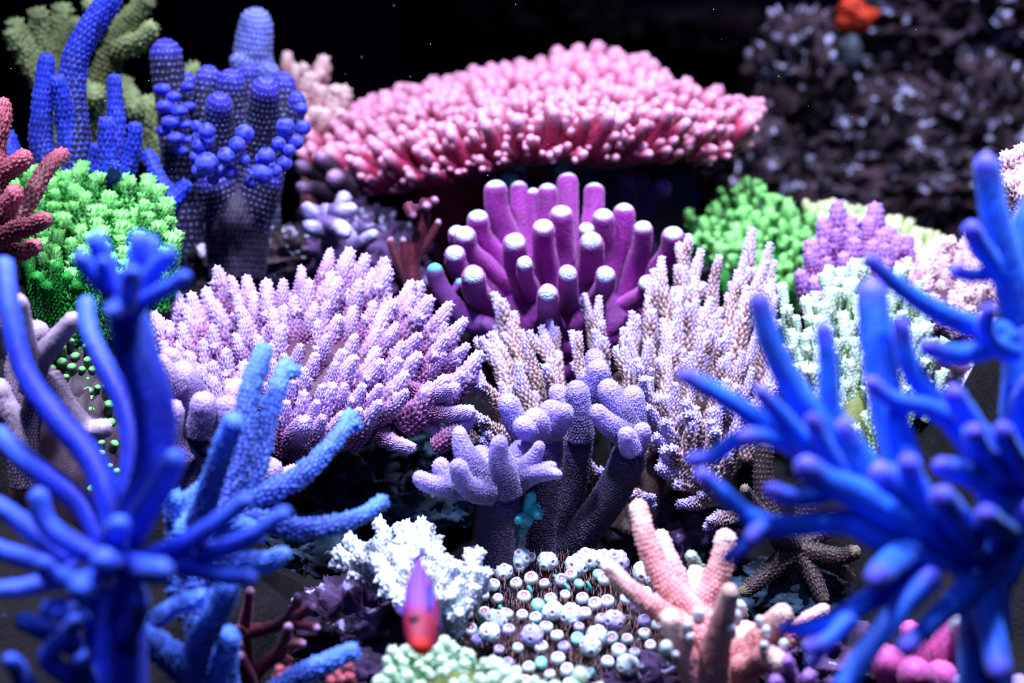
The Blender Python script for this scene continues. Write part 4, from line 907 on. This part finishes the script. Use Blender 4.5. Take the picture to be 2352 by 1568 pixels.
staghorn('staghorn_coral', 'dark brown staghorn sprinkled with pale dots under the azure staghorn', 'coral', foot('brown'), [
    ([(1760, 1010), (1752, 1090), (1765, 1180), (1810, 1260)], 18, 26, 1.47, 1.47), ([(1708, 1118), (1722, 1145), (1748, 1180), (1780, 1220)], 10, 18, 1.40, 1.45), ([(1702, 1362), (1740, 1335), (1790, 1290), (1830, 1260)], 14, 26, 1.42, 1.46),
    ([(1895, 1385), (1875, 1340), (1855, 1300), (1830, 1260)], 14, 26, 1.43, 1.46), ([(1975, 1262), (1930, 1278), (1880, 1270), (1830, 1260)], 14, 26, 1.42, 1.46), ([(1770, 1200), (1795, 1225), (1820, 1250)], 14, 22, 1.41, 1.45), ([(1850, 1130), (1850, 1180), (1835, 1250)], 16, 24, 1.47, 1.47),
    ([(1920, 1180), (1890, 1220), (1850, 1250)], 14, 22, 1.46, 1.46), ([(1960, 1330), (1920, 1300), (1860, 1270)], 12, 20, 1.44, 1.46), ([(1830, 1250), (1830, 1350), (1830, 1480)], 30, 36, 1.47, 1.48)], M_brown, nub_px=12, nub_h=.35, k=4, lean=.5, tip_px=80, seed=46, nubpow=2.0)

# ------------------------------------------------------------------ small corals, left bottom and under the table
staghorn('branch_coral', 'thin wine red branching coral with pale tips at the bottom left', 'coral', foot('redthin'), [
    ([(575, 1350), (568, 1400), (560, 1460), (570, 1540), (575, 1640)], 9, 18, 1.20, 1.24), ([(685, 1362), (676, 1400), (650, 1430), (600, 1445), (560, 1450)], 8, 15, 1.21, 1.22), ([(724, 1390), (700, 1405), (672, 1418)], 8, 12, 1.20, 1.21),
    ([(733, 1443), (700, 1436), (660, 1430)], 8, 11, 1.19, 1.21), ([(664, 1432), (655, 1470), (640, 1500), (600, 1530), (570, 1570)], 9, 17, 1.18, 1.22), ([(702, 1478), (680, 1478), (655, 1480)], 9, 12, 1.19, 1.19), ([(546, 1470), (552, 1530), (565, 1600)], 11, 18, 1.19, 1.23), ([(540, 1440), (550, 1450), (565, 1460)], 9, 12, 1.2, 1.21), ([(548, 1500), (575, 1560), (575, 1600)], 10, 16, 1.17, 1.22)], M_red, nub_px=8, nub_h=.45, tip_px=60, seed=47)
protos_rr = finger_protos('branch', M_salmon, 4, slim=0.2, nub_w=0.15, nub_h=0.12, lean=.8, k=4, taper=.6, prongs=2, seed=48)
bushy('acropora_coral', 'small salmon red knobbly tuft at the bottom edge by the sky blue rod', 'coral', P(650, 1640, 1.20), depth_tips([(655, 1510), (640, 1530), (668, 1530), (650, 1550), (672, 1555)], 1.2, 1500, 1.18, 1560, .005, 48), P(655, 1640, 1.21), protos_rr, M_salmon, 50, up=.2, seed=48, stalk_px=20)
bushy('acropora_coral', 'second salmon red tuft at the bottom edge, nearer the mint white coral', 'coral', P(785, 1650, 1.20), depth_tips([(800, 1525), (775, 1545), (790, 1555), (765, 1560), (808, 1550)], 1.2, 1500, 1.18, 1560, .005, 49), P(785, 1650, 1.21), protos_rr, M_salmon, 55, up=.2, seed=49, stalk_px=20)
staghorn('lobed_coral', 'lavender white lobed coral catching light under the left of the pink table', 'coral', foot('lavender'), [
    ([(695, 475), (720, 490), (760, 500), (790, 520)], 16, 20, 1.66, 1.70), ([(818, 478), (790, 485), (755, 488), (740, 505)], 14, 20, 1.66, 1.69), ([(798, 540), (780, 522), (750, 515), (720, 515)], 17, 20, 1.64, 1.68), ([(700, 520), (725, 525), (760, 530)], 14, 22, 1.64, 1.68),
    ([(865, 535), (840, 550), (820, 570), (800, 600)], 13, 18, 1.66, 1.70), ([(792, 440), (788, 462), (775, 500)], 14, 18, 1.70, 1.71), ([(745, 475), (750, 490), (760, 510)], 16, 22, 1.67, 1.69), ([(770, 510), (780, 560), (790, 640)], 40, 46, 1.71, 1.72)], M_lav, nub_px=8, nub_h=.4, partname='lobe', tip_px=60, seed=50)
staghorn('branch_coral', 'mauve stubby branches with pale tips just under the left rim of the pink table', 'coral', P(800, 560, 1.80), [
    ([(683, 378), (705, 390), (740, 410), (780, 450)], 14, 20, 1.72, 1.78), ([(732, 352), (745, 375), (770, 410), (790, 450)], 14, 20, 1.73, 1.78), ([(682, 430), (720, 432), (760, 445), (790, 470)], 13, 20, 1.71, 1.78), ([(760, 405), (780, 415), (800, 440)], 18, 24, 1.73, 1.78),
    ([(800, 430), (800, 490), (800, 560)], 34, 40, 1.79, 1.80)], M_mauve, nub_px=9, nub_h=.3, tip_px=90, seed=51)
staghorn('branch_coral', 'thin dark red stem with small pink and white heads left of the magenta fingers', 'coral', foot('pinksoft'), [
    ([(970, 462), (975, 500), (955, 560), (945, 610), (960, 720)], 10, 20, 1.64, 1.66), ([(1003, 458), (990, 465), (975, 480)], 9, 11, 1.62, 1.64), ([(935, 470), (945, 480), (962, 480)], 10, 10, 1.62, 1.64), ([(950, 500), (942, 485), (935, 470)], 11, 10, 1.61, 1.62), ([(978, 475), (980, 470), (972, 465)], 12, 10, 1.61, 1.63),
    ([(1010, 505), (985, 550), (955, 590)], 6, 12, 1.66, 1.66), ([(895, 545), (910, 590), (940, 650)], 8, 14, 1.67, 1.67), ([(925, 545), (932, 600), (950, 660)], 8, 12, 1.65, 1.66)], M_red, nub_px=8, nub_h=.3, tip_px=45, seed=52)
staghorn('branch_coral', 'thick cream curving branch behind the cobalt rods at the left', 'coral', foot('tancurve'), [
    ([(255, 978), (205, 985), (150, 930), (110, 870), (70, 960), (60, 1120)], 22, 26, 1.28, 1.30), ([(105, 745), (60, 790), (40, 860), (70, 960)], 24, 28, 1.30, 1.30), ([(178, 722), (130, 780), (90, 830), (70, 900)], 18, 28, 1.24, 1.28), ([(40, 680), (52, 760), (70, 840)], 20, 24, 1.20, 1.26),
    ([(-10, 870), (5, 920), (40, 980), (60, 1120)], 24, 30, 1.28, 1.30)], coral_mat('cream_mauve', srgb(56, 38, 60), srgb(190, 170, 190), srgb(170, 150, 185), 0.2, 1, .6), nub_px=8, nub_h=.45, tip_px=300, seed=53)
protos_y = finger_protos('polyp', coral_mat('olive_polyp', srgb(50, 56, 40), srgb(130, 230, 120), srgb(80, 100, 60), 0.6, 1.0, .4), 4, slim=0.22, nub_w=0.16, nub_h=0.03, k=2, taper=1.1, tipfrac=.5, seed=54, round_tip=1.0)
poly = [(150, 750), (240, 820), (260, 940), (280, 1050), (290, 1180), (60, 1400), (0, 1420), (0, 960), (90, 900), (110, 800)]
bushy('star_polyps', 'olive and green tipped polyps carpeting the rock behind the lower left cobalt rods', 'coral', foot('polypsleft'), depth_tips(scatter(poly, 20, 54, cap=260), 1.40, 750, 1.33, 1400, .01, 54), P(140, 1300, 1.6), protos_y, M_mauve, 42, partname='polyp', up=.6, jitter=.3, core=1.9, seed=54)
staghorn('branch_coral', 'small teal frond hanging behind the stalk of the front lobed head', 'coral', P(1225, 1260, 1.36), [([(1222, 1130), (1215, 1160), (1200, 1200), (1185, 1235)], 9, 15, 1.335, 1.36), ([(1180, 1195), (1200, 1190), (1220, 1195)], 9, 14, 1.335, 1.345), ([(1240, 1190), (1230, 1170), (1222, 1180)], 10, 14, 1.335, 1.345)],
    coral_mat('teal_frond', srgb(40, 120, 140), srgb(60, 190, 200), srgb(60, 160, 180), .2, 1, .5), nub_px=8, nub_h=.5, seed=55)
protos_k = finger_protos('branch', coral_mat('knob_pink', srgb(120, 60, 80), srgb(215, 185, 215), srgb(180, 130, 160), .3, 1, .5), 3, slim=.24, nub_w=.16, nub_h=.1, k=2, taper=.8, seed=56)
bushy('acropora_coral', 'small dusty pink coral hanging below the right end of the pink table', 'coral', P(1620, 560, 1.98), depth_tips([(1610, 340), (1650, 310), (1660, 340), (1640, 370), (1600, 370), (1670, 380), (1620, 390), (1655, 400), (1590, 350), (1680, 355)], 1.95, 300, 1.92, 400, .01, 56), P(1640, 520, 2.0), protos_k, M_mauve, 60, up=.1, seed=56, stalk_px=30)

# ------------------------------------------------------------------ magenta and pink corals at the bottom right (blurred)
staghorn('leather_coral', 'crimson and magenta folded coral at the bottom right under the azure staghorn', 'coral', foot('bottomright'), [
    ([(2030, 1500), (2050, 1540), (2090, 1600), (2130, 1700)], 34, 60, 1.16, 1.22), ([(2095, 1535), (2110, 1570), (2130, 1640)], 38, 50, 1.14, 1.20), ([(2160, 1530), (2160, 1580), (2150, 1660)], 34, 46, 1.17, 1.21), ([(2210, 1420), (2190, 1440), (2160, 1500), (2150, 1600)], 18, 40, 1.22, 1.24), ([(2080, 1430), (2100, 1470), (2120, 1560)], 20, 30, 1.22, 1.23),
    ([(2190, 1365), (2190, 1400), (2170, 1500)], 14, 26, 1.24, 1.24)], coral_mat('crimson', srgb(130, 10, 60), srgb(225, 110, 190), srgb(200, 60, 140), .2, 1, .5), nub_px=12, nub_h=.25, tip_px=200, partname='lobe', seed=57)
staghorn('leather_coral', 'pale violet rounded lobes in the bottom right corner', 'coral', P(2290, 1700, 1.20), [
    ([(2260, 1550), (2270, 1590), (2290, 1700)], 36, 50, 1.14, 1.20), ([(2345, 1560), (2330, 1620), (2300, 1700)], 34, 50, 1.16, 1.20), ([(2215, 1562), (2230, 1600), (2270, 1700)], 24, 40, 1.13, 1.2)], M_lobe, nub_px=10, nub_h=.25, partname='lobe', seed=58)
staghorn('leather_coral', 'bright white tip poking out between the azure rods at bottom right', 'coral', P(2215, 1640, 1.26), [([(2222, 1425), (2200, 1440), (2190, 1500), (2215, 1640)], 20, 26, 1.20, 1.26)], M_white, nub_px=10, nub_h=.3, partname='lobe', seed=62)
staghorn('acropora_coral', 'small violet branchlets at the bottom edge right of the peach staghorn', 'coral', P(1830, 1700, 1.16), [
    ([(1805, 1510), (1812, 1560), (1825, 1640)], 12, 18, 1.12, 1.15), ([(1860, 1545), (1850, 1580), (1835, 1640)], 12, 18, 1.12, 1.15), ([(1780, 1555), (1795, 1600), (1825, 1660)], 12, 18, 1.12, 1.15), ([(1830, 1640), (1830, 1700)], 26, 30, 1.15, 1.16)], M_violet, nub_px=11, nub_h=.7, k=4, seed=59)

# ------------------------------------------------------------------ button polyps in front of the lobed coral
def lathe(profile, n=14):
    pr = np.array(profile); m = len(pr); a = np.arange(n) / n * 2 * math.pi
    V = np.stack([pr[:, None, 0] * np.cos(a), pr[:, None, 0] * np.sin(a), np.repeat(pr[:, None, 1], n, 1)], -1).reshape(-1, 3)
    i = np.arange(m - 1)[:, None] * n; j = np.arange(n)[None, :]; j2 = (j + 1) % n
    F = np.stack([i + j, i + j2, i + n + j2, i + n + j], -1).reshape(-1, 4)
    return V, F
M_btnteal = coral_mat('teal_tissue', srgb(20, 130, 120), srgb(90, 220, 200), srgb(60, 200, 180), 0, 1, .5)
M_btn = coral_mat('button_polyp', srgb(70, 50, 44), srgb(205, 224, 234), srgb(176, 84, 112), 0.45, 0.8, 1.0, sheen_tint=(.6, 1, 1))
M_btng = coral_mat('teal_button_polyp', srgb(40, 60, 50), srgb(120, 225, 215), srgb(176, 120, 130), 0.35, 0.62, 1.0)
M_btnp = coral_mat('violet_button_polyp', srgb(60, 40, 70), srgb(176, 170, 235), srgb(120, 90, 170), 0.35, 0.62, 1.0)
prof = [(.34, -2.6), (.36, -1.6), (.42, -.95), (.74, -.62), (.96, -.2), (1.0, .12), (.90, .45), (.66, .66), (.50, .68), (.40, .60), (.30, .52), (.20, .56), (.08, .60), (.0, .60)]
tt = [0, .1, .2, .5, .75, 1, 1, 1, 1, 1, 1, 1, 1, 1]; bbv = [0, 0, 0, 0, 0, 0, 0, .0, .5, .85, .9, .5, .25, .2]
V, F = lathe(prof, 16)
rq = np.random.default_rng(3)
V1 = V * (1 + .03 * rq.standard_normal((len(V), 1)))
T_ = np.repeat(tt, 16); B_ = np.repeat(bbv, 16)
btn = [mesh_from('polyp', V1 * s_, F, T_, B_, m_) for m_, s_ in ((M_btn, (1, 1, 1)), (M_btng, (.95, 1.05, .9)), (M_btnp, (1.05, .95, 1)))]
# a cluster head: a ball with several cups
Vb, Fb = ico(4)
cups = [np.array(c) / np.linalg.norm(c) for c in [(0, 0, 1), (.8, .1, .5), (-.7, .3, .55), (.1, -.85, .5), (0, .9, .4), (.7, -.6, .1), (-.75, -.5, .1), (.2, -.95, -.2), (-.2, .5, -.9)]]
ang = np.min(np.stack([np.arccos(np.clip(Vb @ c, -1, 1)) for c in cups]), 0)
rad_ = 1 + .14 * np.exp(-((ang - .26) / .12) ** 2) - .16 * np.exp(-(ang / .14) ** 2)
tB = np.clip((Vb[:, 2] + 1.1) / 1.3, 0, 1)
Vs, Fs = lathe([(.4, -2.6), (.45, -1.4), (.5, -.7)], 12)
clus = [mesh_from('cluster_polyp', *join([(Vb * rad_[:, None] * 1.15, Fb, tB, np.clip(1.1 - ang / .3, 0, 1)), (Vs, Fs, np.zeros(len(Vs)), np.zeros(len(Vs)))]), m_) for m_ in (M_btn, M_btnp)]
def hairs(n, seed):
    r_ = np.random.default_rng(seed); gs = []
    V, F = [], []
    for i in range(n):
        a = r_.random() * 6.283; z = -2.2 + r_.random() * 1.9; rr = .38 if z < -1 else .6
        p = np.array([math.cos(a) * rr, math.sin(a) * rr, z]); q = p + np.array([math.cos(a) * .45, math.sin(a) * .55, .45 + .3 * r_.random()])
        s_ = np.array([-math.sin(a), math.cos(a), 0]) * .08
        o_ = len(V); V += [p - s_, p + s_, p + np.array([0, 0, .08]), q]; F += [[o_, o_ + 1, o_ + 3, o_ + 3], [o_ + 1, o_ + 2, o_ + 3, o_ + 3], [o_ + 2, o_, o_ + 3, o_ + 3]]
    return mesh_from('tentacles', np.array(V), np.array(F), np.full(len(V), .3), np.full(len(V), .3), coral_mat('tentacle', srgb(170, 112, 104), srgb(200, 140, 130), srgb(190, 140, 130)))
hair_me = hairs(110, 5)
root = thing('button_polyps', foot('button'), 'cluster of round white button polyps on brown stalks in front of the lobed coral', 'coral')
poly = [(1085, 1400), (1130, 1335), (1180, 1270), (1300, 1275), (1345, 1265), (1430, 1300), (1530, 1330), (1560, 1420), (1540, 1470), (1480, 1490), (1440, 1540), (1330, 1580), (1200, 1580), (1150, 1500), (1060, 1480)]
pts = [(1192, 1283, 2), (1193, 1300, 0), (1257, 1290, 2), (1325, 1300, 2), (1348, 1285, 2), (1220, 1328, 0), (1186, 1340, 0), (1250, 1340, 0), (1312, 1320, 0), (1375, 1320, 0), (1390, 1330, 0), (1415, 1290, 2), (1478, 1315, 2), (1330, 1440, 1), (1410, 1425, 2), (1355, 1485, 2), (1355, 1545, 0), (1395, 1520, 0), (1270, 1405, 2), (1080, 1445, 0), (1100, 1470, 1)]
pts2 = [p for p in scatter(poly, 30, 71, cap=130) if all((p[0] - a) ** 2 + (p[1] - b) ** 2 > 26 ** 2 for a, b, _ in pts)]
rs = random.Random(9)
for q, pt in enumerate(pts + [(x, y, None) for x, y in pts2]):
    x, y, kd = pt
    d = 1.36 - .16 * (y - 1270) / 300 + rs.uniform(-.006, .006)
    ct = P(x, y, d)
    kd = kd if kd is not None else (2 if rs.random() < .14 else 0)
    v_ = np.array([rs.uniform(-.35, .35), rs.uniform(-.75, -.15), 1.0])
    r = (rs.uniform(12, 17.5) if kd != 2 else rs.uniform(19, 24)) * pxm(d)
    me = (btn[rs.choices([0, 1, 2], [7, 2, 2])[0]] if kd == 0 else btn[2]) if kd < 2 else clus[rs.choices([0, 1], [5, 1])[0]]
    o = place('polyp' if kd != 2 else 'cluster_polyp', me, root, ct, v_, r, rs.uniform(0, 6.28))
    h = bpy.data.objects.new('tentacles', hair_me); COL.objects.link(h); h.parent = o; h['kind'] = 'stuff'
r_ = np.random.default_rng(8); HV, HF = [], []
for x, y in scatter(poly, 5.2, 99, tries=9000, cap=2600):
    d = 1.372 - .16 * (y - 1270) / 300 + r_.uniform(-.01, .012)
    p = P(x, y, d); kq = pxm(d); q = p + np.array([r_.uniform(-5, 5), r_.uniform(-8, 2), r_.uniform(9, 20)]) * kq
    o_ = len(HV); e1 = RIGHT * 1.3 * kq
    HV += [p - e1, p + e1, p + FWD * 1.5 * kq, q]; HF += [[o_, o_ + 1, o_ + 3, o_ + 3], [o_ + 1, o_ + 2, o_ + 3, o_ + 3], [o_ + 2, o_, o_ + 3, o_ + 3]]
part('tentacle_fringe', root, (np.array(HV), np.array(HF), np.full(len(HV), .5), np.full(len(HV), .3)), coral_mat('fringe', srgb(96, 60, 58), srgb(170, 120, 116), srgb(150, 110, 100)), kind='stuff')
for q, (x, y) in enumerate([(1130, 1345), (1262, 1385), (1275, 1330), (1350, 1345), (1150, 1400), (1215, 1355), (1300, 1350), (1100, 1420), (1440, 1340), (1225, 1440)]):
    d = 1.366 - .16 * (y - 1270) / 300; kq = pxm(d); a_ = P(x, y + 12, d)
    part('teal_tentacle', root, tube([a_, a_ + np.array([4, -3, 12]) * kq, a_ + np.array([-3, -3, 26]) * kq], [5 * kq, 4 * kq, 3 * kq], nub_w=3 * kq, nub_h=.8 * kq, seed=q), M_btnteal)
kk = pxm(1.3)
part('mat', root, blob(P(1310, 1500, 1.335), (225 * kk, 120 * kk, 105 * kk), 5, .2, 3, 3, 5), rock_mat('polyp_mat', srgb(34, 22, 30), srgb(60, 46, 50), srgb(60, 130, 130), 30, .62, 90))

# ------------------------------------------------------------------ maroon striped fish, swimming head down
m, nt, bs = new_mat('fish_skin')
tc = nt.nodes.new('ShaderNodeTexCoord')
wv = nt.nodes.new('ShaderNodeTexWave'); wv.wave_type = 'BANDS'; wv.bands_direction = 'X'; wv.inputs['Scale'].default_value = 62; wv.inputs['Distortion'].default_value = 1.2; wv.inputs['Detail Scale'].default_value = .6
nt.links.new(tc.outputs['Object'], wv.inputs['Vector'])
body = mixrgb(nt, maprange(nt, attr(nt, 't'), .3, .85), srgb(140, 10, 56), srgb(120, 12, 84))
str_ = mixrgb(nt, maprange(nt, wv.outputs['Fac'], .55, .8), body, mixrgb(nt, maprange(nt, attr(nt, 't'), .25, .5), body, srgb(80, 90, 235)))
fc = mixrgb(nt, maprange(nt, attr(nt, 't'), .04, .12), srgb(230, 50, 40), str_)
nt.links.new(fc, bs.inputs['Base Color']); bs.inputs['Roughness'].default_value = .65
M_fish = m
M_eye, nt, bs = new_mat('fish_eye'); bs.inputs['Base Color'].default_value = (0.008, 0.003, 0.012, 1); bs.inputs['Roughness'].default_value = .15
M_finf, nt, bs = new_mat('fish_fin'); bs.inputs['Base Color'].default_value = c4(srgb(70, 24, 130)); bs.inputs['Roughness'].default_value = .5
head = P(966, 1500, 1.02); tail = P(960, 1290, 1.10)
root = thing('fish', P(968, 1400, 1.045), 'maroon fish with fine blue stripes swimming head down before the white coral', 'fish', anchor=False)
n, na = 40, 32
u = np.linspace(0, 1, n)
wd = np.interp(u, [0, .03, .1, .22, .38, .55, .72, .88, 1], [5, 22, 34, 42, 45, 43, 35, 20, 9]) * pxm(1.04)
ctr = head[None] * (1 - u[:, None]) + tail[None] * u[:, None] + RIGHT[None] * (np.sin(u * math.pi)[:, None] * 5 * pxm(1.04))
dv = (tail - head) / np.linalg.norm(tail - head); sd = RIGHT - dv * np.dot(RIGHT, dv); sd /= np.linalg.norm(sd); dp = np.cross(dv, sd)
sg0 = 1 if np.dot(dp, FWD) < 0 else -1
ca, sa_ = math.cos(.6), math.sin(.6)
fd, fs = dp * ca * sg0 + sd * sa_, sd * ca - dp * sg0 * sa_
sd, dp = fs, fd
a = np.arange(na) / na * 2 * math.pi
V = ctr[:, None] + sd * (wd[:, None] * np.cos(a))[..., None] + dp * (wd[:, None] * .78 * np.sin(a))[..., None]
V = V.reshape(-1, 3)
i = np.arange(n - 1)[:, None] * na; j = np.arange(na)[None, :]; j2 = (j + 1) % na
F = np.stack([i + j, i + j2, i + na + j2, i + na + j], -1).reshape(-1, 4)
F = np.vstack([F, np.stack([j[0], j2[0], np.full(na, len(V)), np.full(na, len(V))], 1), np.stack([(n - 1) * na + j[0], (n - 1) * na + j2[0], np.full(na, len(V) + 1), np.full(na, len(V) + 1)], 1)])
V = np.vstack([V, head - dv * .001, tail])
part('body', root, (V, F, np.concatenate([np.repeat(u, na), [0, 1]]), np.zeros(len(V))), M_fish)
def fin(name, pts_, th=.0012):
    """a thin fin with thickness from an outline of 3-d points"""
    p = np.array(pts_); c = p.mean(0); nrm = np.cross(p[1] - p[0], p[2] - p[0]); nrm /= np.linalg.norm(nrm)
    m_ = len(p); V = np.vstack([p + nrm * th * .2, p - nrm * th * .2, [c + nrm * th, c - nrm * th]]); F = []
    for i in range(m_):
        j = (i + 1) % m_; F += [[i, j, 2 * m_, 2 * m_], [m_ + j, m_ + i, 2 * m_ + 1, 2 * m_ + 1], [i, m_ + i, m_ + j, j]]
    part(name, root, (V, np.array(F), np.full(len(V), .8), np.zeros(len(V))), M_finf)
kq = pxm(1.05)
T0 = tail - dv * .004
fin('tail_fin', [T0 + dp * 7 * kq, T0 + dv * 34 * kq + dp * 26 * kq, T0 + dv * 46 * kq + dp * 20 * kq, T0 + dv * 36 * kq, T0 + dv * 46 * kq - dp * 20 * kq, T0 + dv * 34 * kq - dp * 26 * kq, T0 - dp * 7 * kq])
for s_ in (1, -1):
    c0 = head * .68 + tail * .32 + sd * s_ * 40 * kq
    fin('pectoral_fin', [c0 - dv * 8 * kq, c0 + sd * s_ * 22 * kq + dv * 10 * kq, c0 + sd * s_ * 20 * kq + dv * 26 * kq, c0 + sd * s_ * 6 * kq + dv * 30 * kq, c0 + dv * 10 * kq])
sg = 1 if np.dot(dp, FWD) < 0 else -1
d0 = head * .7 + tail * .3 + dp * sg * 34 * kq
fin('dorsal_fin', [d0, d0 + dp * sg * 16 * kq + dv * 20 * kq, d0 + dp * sg * 18 * kq + dv * 70 * kq, d0 + dv * 120 * kq - dp * sg * 12 * kq, d0 + dv * 60 * kq - dp * sg * 6 * kq])
for s_ in (1, -1):
    e = head * .76 + tail * .24 + sd * s_ * 27 * kq + dp * sg * 20 * kq
    part('eye', root, blob(e, (12 * kq, 11 * kq, 13 * kq), 1, .02, 1, 1, 3), M_eye)

# ------------------------------------------------------------------ drifting specks in the dark water
M_speck, nt, bs = new_mat('speck'); bs.inputs['Base Color'].default_value = (.8, .85, 1, 1)
rs = random.Random(12); gs = []
Vp, Fp = ico(1)
for _ in range(40):
    x, y, d = rs.uniform(0, 2352), rs.uniform(0, 420), rs.uniform(1.3, 1.7)
    gs.append((Vp * rs.uniform(.0002, .00045) + P(x, y, d), Fp, np.zeros(len(Vp)), np.zeros(len(Vp))))
g = join(gs)
single('drifting_specks', g, M_speck, 'tiny pale specks drifting in the dark water', 'specks', kind='stuff')
print('TRIS', TRIS[0], 'OBJ', len(bpy.data.objects))
